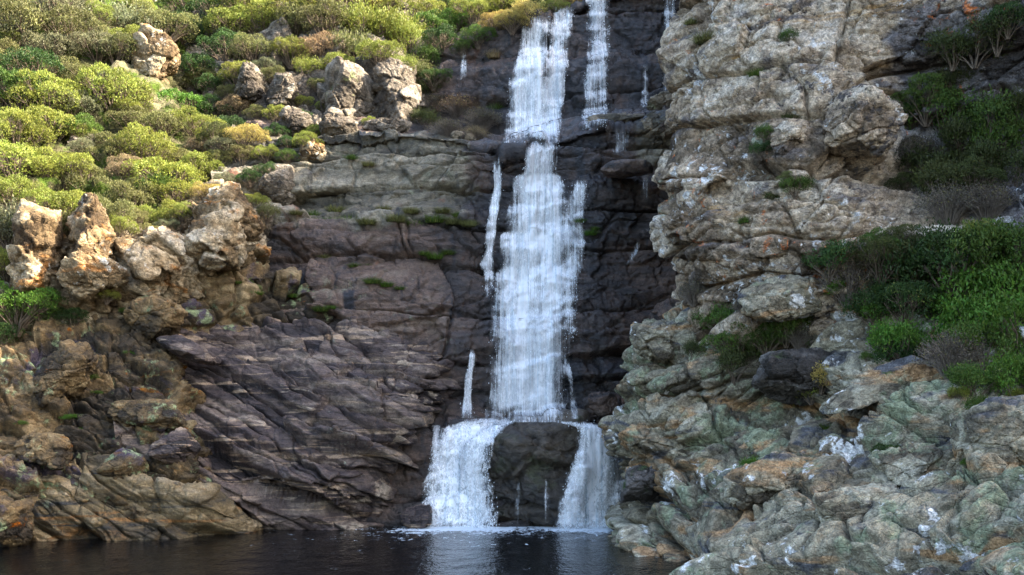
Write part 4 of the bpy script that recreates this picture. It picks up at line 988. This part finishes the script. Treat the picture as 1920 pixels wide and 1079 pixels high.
top = [
 (800,30,44,'mid green','round'),(830,70,40,'dark green','round'),(800,100,36,'mid green','loose'),(850,40,40,'bright green','fine'),(890,20,44,'yellow green','fine'),(930,40,36,'golden','fine'),
 (960,30,34,'golden','fine'),(900,60,34,'mid green','round'),(1000,15,34,'golden','loose'),(1035,12,28,'yellow green','fine'),(1065,0,26,'golden','fine'),(930,5,40,'yellow green','round'),
 (780,130,36,'olive green','loose'),(820,135,34,'dark green','fine'),(870,85,26,'mid green','fine'),(790,10,44,'yellow green','fine'),(850,0,44,'mid green','round'),(985,0,36,'mid green','fine'),
 (815,180,34,'grey brown','dry'),(860,200,44,'tan brown','dry'),(905,215,40,'grey brown','dry'),(840,240,36,'grey brown','dry'),(800,225,30,'deep olive','loose'),(890,245,30,'tan brown','dry'),(930,190,22,'mid green','grass'),(800,165,30,'deep olive','loose'),
 (925,95,20,'tan brown','grass'),
]
for (px, py, r, c, k) in top:
    plant_px(k, px, py+r*.35, r*1.12, c, zs=.95)['zone'] = 'top'
# grasses and small green plants on the ledges of the wall
wallp = [(585,395,26,'mid green'),(620,400,28,'mid green'),(655,395,30,'mid green'),(690,400,26,'olive green'),(740,400,30,'olive green'),(780,405,26,'mid green'),(815,400,30,'mid green'),(850,405,26,'olive green'),(880,405,22,'olive green'),
 (630,385,26,'olive green'),(770,385,24,'olive green'),(830,385,22,'olive green'),(815,468,24,'bright green'),(840,466,20,'mid green'),(795,466,16,'mid green'),(700,515,24,'mid green'),(725,525,22,'bright green'),(665,492,18,'mid green'),(750,535,16,'mid green'),
 (600,565,22,'mid green'),(620,572,14,'bright green'),(545,545,14,'bright green'),(610,470,16,'olive green'),(660,290,18,'mid green'),(690,300,18,'olive green'),(1108,428,20,'bright green'),(1088,404,16,'mid green'),(1115,420,14,'mid green'),(555,390,20,'olive green'),
 (690,488,14,'mid green'),(860,390,20,'mid green'),(720,385,22,'olive green'),(480,540,16,'bright green'),(450,525,12,'mid green')]
for (px, py, r, c) in wallp:
    plant_px('grass', px, py+r*.3, r*1.15, c, zs=.62, name='grass_tussock')['zone'] = 'ledge'
bankp = [(125,775,18,'bright green'),(175,705,16,'mid green'),(245,655,16,'bright green'),(245,575,22,'mid green'),(180,730,14,'mid green'),(40,790,14,'mid green'),(140,690,14,'bright green'),(285,748,14,'bright green'),(215,880,10,'bright green'),(150,800,12,'mid green')]
for (px, py, r, c) in bankp:
    plant_px('sprig', px, py+r*.3, r*1.1, c, zs=.6, name='herb')['zone'] = 'bank'
# right cliff and terraces
right = [
 (1740,165,56,'mid green','fine'),(1715,195,40,'dark green','fine'),(1790,150,40,'deep olive','loose'),(1850,235,66,'mid green','loose'),(1800,255,50,'deep olive','loose'),(1900,200,40,'deep olive','loose'),
 (1760,210,56,'mid green','loose'),(1880,270,60,'mid green','loose'),(1830,340,50,'deep olive','fine'),(1900,330,50,'deep olive','loose'),(1760,350,50,'deep olive','loose'),(1735,305,50,'deep olive','loose'),(1800,320,56,'deep olive','fine'),(1850,310,50,'deep olive','loose'),(1720,270,40,'grey brown','dry'),(1780,380,56,'grey brown','dry'),(1850,370,50,'grey brown','dry'),(1860,300,22,'yellow green','sprig'),(1700,340,30,'deep olive','fine'),
 (1440,250,22,'mid green','loose'),(1430,280,22,'dark green','loose'),(1490,345,28,'mid green','loose'),(1455,360,24,'mid green','loose'),(1475,330,20,'olive green','fine'),(1420,120,24,'mid green','grass'),(1480,70,20,'mid green','loose'),(1490,215,20,'deep olive','loose'),(1325,50,30,'olive green','grass'),(1296,35,20,'olive green','grass'),
 (1895,20,40,'dark green','round'),(1830,60,50,'deep olive','loose'),(1870,50,44,'deep olive','loose'),(1790,80,40,'deep olive','loose'),(1400,400,22,'mid green','grass'),
 (1560,475,46,'dark green','sprig'),(1600,500,60,'grey brown','dry'),(1570,545,26,'bright green','sprig'),(1650,470,56,'deep olive','fine'),(1700,500,70,'dark green','loose'),(1650,560,50,'dark green','sprig'),(1700,570,66,'dark green','round'),
 (1650,448,40,'mid green','fine'),(1700,450,40,'deep olive','fine'),(1780,470,70,'dark green','sprig'),(1820,450,66,'mid green','sprig'),(1880,470,66,'mid green','sprig'),(1840,430,34,'yellow green','sprig'),(1750,520,66,'deep olive','loose'),(1700,630,56,'bright green','sprig'),(1690,655,46,'dark green','sprig'),(1650,590,40,'bright green','sprig'),
 (1850,560,90,'bright green','sprig'),(1900,600,90,'bright green','sprig'),(1800,600,60,'bright green','sprig'),(1870,680,70,'bright green','sprig'),(1910,720,60,'bright green','sprig'),(1840,640,60,'mid green','sprig'),(1790,650,60,'grey brown','dry'),(1830,720,46,'mid green','sprig'),(1840,765,30,'mid green','sprig'),(1720,640,40,'bright green','sprig'),(1920,520,70,'mid green','sprig'),
 (1345,590,44,'mid green','loose'),(1390,640,70,'mid green','fine'),(1330,600,36,'mid green','loose'),(1400,575,30,'grey brown','dry'),(1470,600,44,'mid green','loose'),(1440,620,44,'mid green','fine'),(1380,680,46,'deep olive','loose'),(1305,545,36,'grey brown','dry'),(1300,660,26,'deep olive','loose'),
 (1510,640,18,'bright green','sprig'),(1540,700,34,'golden','sprig'),(1520,735,28,'yellow green','sprig'),(1500,750,18,'yellow green','sprig'),(1500,620,36,'grey brown','dry'),
 (1668,850,26,'dark green','round'),(1415,875,26,'bright green','sprig'),(1430,895,18,'yellow green','sprig'),(1550,790,22,'mid green','grass'),(1800,740,18,'yellow green','sprig'),(1625,670,12,'mid green','sprig'),(1665,705,16,'bright green','sprig'),(1810,868,10,'bright green','sprig'),(1900,740,16,'yellow green','sprig'),
]
for (px, py, r, c, k) in right:
    plant_px(k, px, py+r*.35, r*(1.25 if px > 1500 else 1.1), c, zs=1.1 if k != 'grass' else .7, name='shrub' if k != 'grass' else 'grass_tussock')['zone'] = 'right'
# ------------------------------------------------------------------ falls
DOME = []
def bvh_of(o):
    m = o.data; M4 = o.matrix_world if o.location.length == 0 else Matrix.Translation(o.location)
    return BVHTree.FromPolygons([(M4 @ v.co)[:] for v in m.vertices], [p.vertices[:] for p in m.polygons])
for o in list(COL.objects):
    if o.type == 'MESH' and o.get('label') and ('dome-shaped' in o['label'] or 'flat grey dome' in o['label'] or 'low brown boulder' in o['label']): DOME.append(bvh_of(o))
WB = [SURF['cliff_wall'][2], SURF['upper_cliff_wall'][2]]+DOME

def depth_at(px, py, bv=WB):
    d = Vector(W(px, py, 1.0))-EYE; u = d.normalized(); best = 99.
    for b in bv:
        r = b.ray_cast(EYE, u)
        if r[0] is not None: best = min(best, r[0].y)
    return best

def waterfall(label, rows, dens=.75, layers=3, group=None, seed=1, gap=.07, spray=0, edge=2.4, froth=.3, start=.05):
    """rows: (py, left px, right px[, density]); the sheet follows the rock it runs over, leaving it at each ledge"""
    rows = [r if len(r) == 4 else (*r, 1.0) for r in rows]
    R = np.array(rows, float); py0, py1 = R[0, 0], R[-1, 0]
    wmax = (R[:, 2]-R[:, 1]).max()
    if wmax > 60: R[:, 1] -= 5*(R[:, 0] > 430); R[:, 2] += 5*(R[:, 0] > 430)          # the outermost drops thin out beyond the body of the fall
    nu, nv = int(max(20, (py1-py0)/2.2)), int(max(7, wmax/2.4))
    py = np.linspace(py0, py1, nu); L = np.interp(py, R[:, 0], R[:, 1]); Rr = np.interp(py, R[:, 0], R[:, 2]); dn = np.interp(py, R[:, 0], R[:, 3])
    s = np.linspace(0, 1, nv)
    wob = 1.5*np.array([math.sin(p*.11+seed)+.7*math.sin(p*.037*3+seed*2) for p in py])*min(1, wmax/40)
    PX = (L+wob)[:, None]*(1-s)+(Rr-wob*.5)[:, None]*s; PY = np.repeat(py[:, None], nv, 1)
    D = np.array([[depth_at(PX[i, j], PY[i, j]) for j in range(nv)] for i in range(nu)])
    D = np.minimum(D, np.median(D[D < 90])+3)
    Dh = D.copy()
    for i in range(1, nu): D[i] = np.minimum(D[i], D[i-1]+.004)         # falling water never runs back in under an overhang
    for _ in range(4):
        D[1:-1] = (D[:-2]+2*D[1:-1]+D[2:])/4
        if nv > 3: D[:, 1:-1] = (D[:, :-2]+2*D[:, 1:-1]+D[:, 2:])/4
    D = np.minimum(D, Dh)
    slope = np.zeros_like(D); slope[1:] = np.maximum(0, D[:-1]-D[1:]); 
    for _ in range(3): slope[1:-1] = (slope[:-2]+2*slope[1:-1]+slope[2:])/4
    allV, allF, allD, allU, o = [], [], [], [], 0
    for k in range(layers):
        mid = (PX-960)*D/F; zz = H0+D*(PYH-PY)/F
        q = np.stack([mid*4.2+k*9, zz*0+seed, zz*.45], -1).reshape(-1, 3).astype(np.float32)
        q2 = np.stack([mid*12+k*9, zz*0+seed, zz*2], -1).reshape(-1, 3).astype(np.float32)
        n = (perlin(q, seed+k)*.07+perlin(q2, seed+k+5)*.02).reshape(D.shape)
        Dk = D-gap*(.45+.9*k)-np.abs(n)*1.5
        X = Dk*(PX-960)/F; Z = H0+Dk*(PYH-PY)/F
        allV.append(np.stack([X, Dk, Z], -1).reshape(-1, 3)); allF.append(grid_faces(nu, nv)+o); o += nu*nv
        e = 1-np.abs(2*s-1)**edge
        e = np.repeat(e[None], nu, 0)+.35*(perlin(np.stack([zz.ravel()*.8+k*3, mid.ravel()*2.5, zz.ravel()*0+seed], 1).astype(np.float32), seed+20+k).reshape(D.shape))
        tt = (np.clip((np.arange(nu)+.5)/(nu*start+2), 0, 1)**.6*np.clip((nu-np.arange(nu))/(nu*(start+.03)+2), .15, 1))[:, None]
        lane = 1+.55*perlin(np.stack([mid.ravel()*2.6+seed, zz.ravel()*.22, mid.ravel()*0+k*.7], 1).astype(np.float32), seed+40).reshape(D.shape)
        d = np.clip(lane*dn[:, None]*dens*np.clip(e, 0, 1.05)*tt+np.minimum(slope*7, .2)*(e > .15), 0, 1.3)
        d[:, 0] = 0; d[:, -1] = 0
        d = d*(1-.13*k); allD.append(np.clip(d, 0, 1.3).ravel())
        allU.append(np.stack([mid+k*13.7, zz+seed*7], -1).reshape(-1, 2))
    me = mesh_np('waterfall', np.concatenate(allV), np.concatenate(allF), {'dens': np.concatenate(allD), 'froth': np.full(sum(map(len, allD)), froth)}, uv=np.concatenate(allU))
    w_ = link('waterfall', me, M['fall']); tag(w_, label, 'waterfall', group)
    if spray:
        rng = np.random.default_rng(seed+77); n = spray
        i = rng.integers(3, nu, n); side = rng.random(n)
        sj = np.where(side < .12, .06+np.abs(rng.normal(0, .05, n)), np.where(side < .24, .94-np.abs(rng.normal(0, .05, n)), rng.random(n)))
        j = np.clip((sj*(nv-1)).astype(int), 0, nv-1)
        base = allV[-1].reshape(nu, nv, 3)[i, j].copy()
        base[:, 0] += (sj-j/(nv-1))*wmax*.018+rng.normal(0, .02, n); base[:, 1] -= rng.random(n)*.25; base[:, 2] += rng.normal(0, .05, n)
        foot = rng.random(n) < (.75 if froth > .5 else .25)
        base[foot, 2] = base[foot, 2].min()+np.abs(rng.normal(0, .22, foot.sum())); base[foot, 1] -= rng.random(foot.sum())*.3
        sz = .005+.010*rng.random((n, 1))**2
        oct_ = np.array([(1, 0, 0), (0, 1, 0), (-1, 0, 0), (0, -1, 0), (0, 0, 2.0), (0, 0, -1.4)])
        V = (base[:, None, :]+oct_[None]*sz[:, None, :]).reshape(-1, 3)
        f = np.array([(0, 1, 4), (1, 2, 4), (2, 3, 4), (3, 0, 4), (1, 0, 5), (2, 1, 5), (3, 2, 5), (0, 3, 5)])
        Fc = (f[None]+6*np.arange(n)[:, None, None]).reshape(-1, 3)
        tag(link('droplets', mesh_np('droplets', V, Fc), M['drop'], w_), kind='stuff')
    return w_
M['drop'] = (lambda k: k.done(k.bsdf((.80, .87, .92), .3, .5)))(NT('spray_drops'))

thin = 'thin side trickles of the falls'
waterfall('broad white upper fall streaming down the left of the top wall', [(30,980,1036,.9),(48,978,1034,.85),(75,974,1032,.85),(110,966,1030,.85),(143,956,1026,.9),(152,950,1032,1.25),(200,946,1040,1.15),(246,944,1034,.8),(268,940,1040,.35)], .60, seed=3, spray=120)
waterfall('thin strand left of the broad upper fall', [(52,976,990,.7),(90,974,988,.6),(120,970,984,.5)], .6, 2, seed=4)
waterfall('veil of white water right of the broad upper fall, above the chute', [(12,1036,1080,.8),(28,1034,1078,.8),(70,1030,1072,.65),(90,1024,1068,.75),(138,1020,1066,.8),(146,1012,1062,1.15),(200,1012,1058,1.0),(248,1006,1052,.85),(268,1002,1052,.35)], .58, seed=5, spray=300)
waterfall('tall straight upper fall in the middle of the top wall', [(-16,1095,1148,.9),(4,1097,1146,.75),(60,1099,1146,.7),(118,1100,1144,.65),(126,1094,1146,1.2),(160,1094,1142,.9),(220,1090,1140,.5),(244,1090,1140,.15)], .52, seed=6, spray=300)
waterfall('slim fall nearest the right cliff at the top', [(-14,1243,1268,.8),(60,1244,1268,.8),(120,1243,1266,.7),(172,1242,1262,.6)], .50, seed=7, spray=100)
waterfall('faint short trickle between the straight upper fall and the slim one', [(120,1202,1222,.7),(150,1203,1220,.5),(158,1202,1218,.8),(202,1200,1216,.5)], .48, 2, seed=8, start=.2)
waterfall('tiny trickle at the left end of the top wall', [(86,866,874,.6),(110,864,876,.7),(152,860,876,.5)], .5, 2, seed=9, start=.25)
waterfall('short double trickle over the shelf edge right of the main fall', [(240,1146,1184,.7),(262,1146,1182,.6),(298,1144,1180,.6)], .5, 2, seed=10, start=.2)
waterfall('great white main fall pouring down the middle of the dark wall', [(264,992,1047,.85),(285,984,1046,.8),(324,974,1048,.75),(331,960,1056,1.25),(352,956,1066,1.1),(400,950,1072,.86),(434,948,1072,.8),(442,940,1074,1.25),(470,938,1070,1.0),(498,938,1064,.82),(507,928,1078,1.3),(540,926,1072,1.0),(600,922,1068,.78),(640,920,1066,.74),(700,914,1064,.84),(770,908,1060,.95),(792,904,1056,.7)], .86, 3, seed=11, froth=.22, spray=500)
waterfall('tangle of narrow strands at the upper right side of the main fall', [(338,1074,1103,1.0),(370,1064,1102,.8),(420,1058,1098,.62),(470,1056,1100,.7),(486,1052,1098,.95),(520,1050,1085,.8),(560,1056,1084,.45),(640,1060,1080,.35)], .56, 3, seed=12, spray=250)
waterfall('narrow stepped cascade left of the main fall', [(294,925,939,.9),(345,924,944,.8),(360,922,942,1.0),(420,911,932,.9),(480,905,926,.9),(500,898,928,.7),(515,904,930,.5),(560,912,930,.35)], .62, 3, seed=13, start=.12, spray=120)
waterfall('little white spout low on the left of the main fall', [(655,882,890,.5),(672,878,893,.9),(700,872,888,.95),(745,868,884,.9),(765,866,886,.7),(784,864,888,.4)], .70, 3, seed=14, start=.15, spray=80)
waterfall('thin curved strand low on the right of the main fall', [(655,1040,1056,.8),(680,1052,1068,.7),(720,1066,1080,.6),(786,1070,1086,.5)], .56, 2, seed=15, start=.25)
waterfall('faint trickle down the wall near the right cliff', [(322,1204,1222,.5),(390,1196,1214,.42)], .55, 2, seed=16, start=.2)
waterfall('faint slanting trickle on the right wall, lowest of the trickles there', [(425,1206,1222,.55),(460,1190,1202,.5),(500,1170,1184,.5)], .56, 2, seed=17, start=.2)
waterfall('wide foaming lower fall left of the dark dome boulder', [(784,884,962,.5),(791,872,966,1.0),(800,838,944,1.0),(822,820,928,1.0),(860,810,916,1.0),(900,800,920,1.0),(950,790,930,1.0),(980,786,932,1.0),(997,784,934,.7)], .80, 3, seed=18, froth=.85, spray=2600)
waterfall('broken strand at the left edge of the wide lower fall', [(796,808,834,.7),(830,810,832,.6),(880,806,830,.6)], .62, 2, seed=19, spray=80)
waterfall('foaming lower fall right of the dark dome boulder', [(790,1040,1110,.5),(802,1085,1134,1.0),(820,1088,1150,1.1),(860,1078,1166,1.1),(900,1062,1170,1.05),(950,1050,1162,1.05),(980,1044,1154,1.0),(998,1040,1152,.7)], 1.05, 3, seed=20, froth=.7, spray=2000)
waterfall('thin spout at the foot of the dome boulder, the left of two', [(900,968,976,.5),(950,964,975,.7),(992,960,975,.6)], .6, 2, seed=21, start=.45)
waterfall('thin spout at the foot of the dome boulder, the right of two', [(898,1021,1031,.5),(940,1019,1032,.8),(992,1018,1033,.6)], .58, 2, seed=22, start=.45)
# ------------------------------------------------------------------ what singles each plant out
def px_of(p): return 960+F*p.x/p.y, PYH-F*(p.z-H0)/p.y
MARKS = {
 'left': [('the split pinkish rock', 292, 118), ('the orange brown pillar', 178, 462), ('the sunlit rock head', 424, 414), ('the leaning white patched rock', 72, 486), ('the small pale rock', 145, 268),
          ('the upper left corner', 40, 30), ('the hollow behind the slope', 385, 210), ('the lower mossy bank', 60, 620)],
 'far': [('the big grey crag', 740, 178), ('the slanting jointed crag', 652, 190), ('the pale upright rock', 470, 160), ('the pointed grey rock', 532, 176), ('the leaning grey slab', 632, 242),
         ('the perched rounded boulder', 522, 352), ('the striped grey rock', 552, 232), ('the skyline of the far slope', 560, 0)],
 'top': [('the big grey crag', 760, 130), ('the head of the upper falls', 1000, 25), ('the tiny left trickle', 868, 110), ('the small curved shelf rock', 868, 262)],
 'ledge': [('the narrow stepped cascade', 900, 400), ('the perched rounded boulder', 540, 380), ('the middle of the dark wall', 720, 500), ('the strands beside the main fall', 1105, 420), ('the pale green lichened boulder', 460, 550), ('the big grey crag', 680, 290)],
 'bank': [('the mossy tilted block', 118, 700), ('the flat tan slab rock', 282, 778), ('the grey brown angular boulder', 235, 872), ('the pale green lichened boulder', 260, 610)],
 'right': [('the square jutting block', 1622, 232), ('the small pale knob', 1478, 262), ('the top of the cliff', 1860, 40), ('the dark hollowed rock', 1520, 700), ('the lichened boulder under the cliff', 1470, 560), ('the pale tilted slab', 1700, 700),
           ('the smooth grey boulder', 1890, 800), ('the white patched rock', 1710, 870), ('the rounded corner boulder', 1240, 640), ('the bulging green grey boulder', 1440, 905), ('the cliff edge beside the falls', 1300, 50)],
}
GRP = {'left': 'bushes covering the sunlit left slope', 'far': 'bushes among the crags beyond the shelf', 'top': 'bushes on the brow above the falls', 'ledge': 'grass tussocks on the ledges of the wall',
       'bank': 'small green herbs on the left bank', 'right': 'bushes and tufts on the right cliff and terraces'}
ORD = ['', 'second', 'third', 'fourth', 'fifth', 'sixth', 'seventh', 'eighth', 'ninth', 'tenth', 'eleventh', 'twelfth']
def label_plants():
    seen = {}
    KN = {'round': 'rounded bush', 'fine': 'fine leaved bush', 'loose': 'feathery bush', 'sprig': 'leafy bush', 'dry': 'leafless twiggy bush', 'grass': 'grass tuft'}
    for e in PLANTS:
        z = e['zone']; x, y = px_of(e.location+Vector((0, 0, e.scale.z*.35)))
        m = min(MARKS[z], key=lambda k: math.hypot(k[1]-x, (k[2]-y)*1.1)); dx, dy = x-m[1], y-m[2]
        rel = ('right of' if dx > 0 else 'left of') if abs(dx) > abs(dy)*1.2 else ('below' if dy > 0 else 'above')
        fol = e.children[0].data.name; kind = next(k for k in KN if any(t[0] is e.children[0].data for t in TPL[k]))
        what = KN[kind] if e.name.split('.')[0] != 'herb' else 'small herb'
        base = f"{e['colour']} {what} {rel} {m[0]}"
        seen.setdefault(base, []).append((math.hypot(dx, dy), e, z, what))
    for base, L in seen.items():
        L.sort(key=lambda t: t[0])
        for i, (d, e, z, what) in enumerate(L):
            lab = base if len(L) == 1 else (base+(', nearest it' if i == 0 else f', {ORD[i]} nearest it'))
            tag(e, lab, {'grass tuft': 'grass', 'small herb': 'plant'}.get(what, 'bush'), GRP[z])
    for e in PLANTS:
        del e['zone']; del e['colour']
label_plants()
SUNCFG = (36.0, 100.0); EXPO = 2.45
# ------------------------------------------------------------------ camera, sun, sky
cam = bpy.data.cameras.new('camera'); co = bpy.data.objects.new('camera', cam); COL.objects.link(co)
co.location = (0, 0, H0); co.rotation_euler = (math.radians(90), 0, 0)
cam.sensor_width = 36; cam.lens = 36*F/1920; cam.shift_y = (PYH-539.5)/1920; cam.clip_end = 500; cam.clip_start = .1
SC.camera = co
SUN_EL, SUN_AZ = SUNCFG      # azimuth from +Y (north, the view direction) towards +X
w = bpy.data.worlds.new('World'); SC.world = w; w.use_nodes = True
nt = w.node_tree; bg = nt.nodes['Background']
sky = nt.nodes.new('ShaderNodeTexSky'); sky.sky_type = 'NISHITA'; sky.sun_disc = False
sky.sun_elevation = math.radians(SUN_EL); sky.sun_rotation = math.radians(SUN_AZ)
sky.dust_density = 3.0; sky.ozone_density = .6; sky.air_density = 1.0
nt.links.new(sky.outputs[0], bg.inputs[0]); bg.inputs[1].default_value = .15
sl = bpy.data.lights.new('sun', 'SUN'); sl.energy = 4.8; sl.angle = math.radians(.5); sl.color = (1, .88, .70)
so = bpy.data.objects.new('sun', sl); COL.objects.link(so)
e, a = math.radians(SUN_EL), math.radians(SUN_AZ)
d = Vector((math.sin(a)*math.cos(e), math.cos(a)*math.cos(e), math.sin(e)))
so.rotation_euler = d.to_track_quat('Z', 'Y').to_euler(); so.location = (30, -10, 60)
SC.view_settings.view_transform = 'Standard'; SC.view_settings.look = 'None'; SC.view_settings.gamma = 1
SC.view_settings.exposure = EXPO
SC.cycles.transparent_max_bounces = 16; SC.cycles.max_bounces = 4; SC.cycles.use_denoising = True
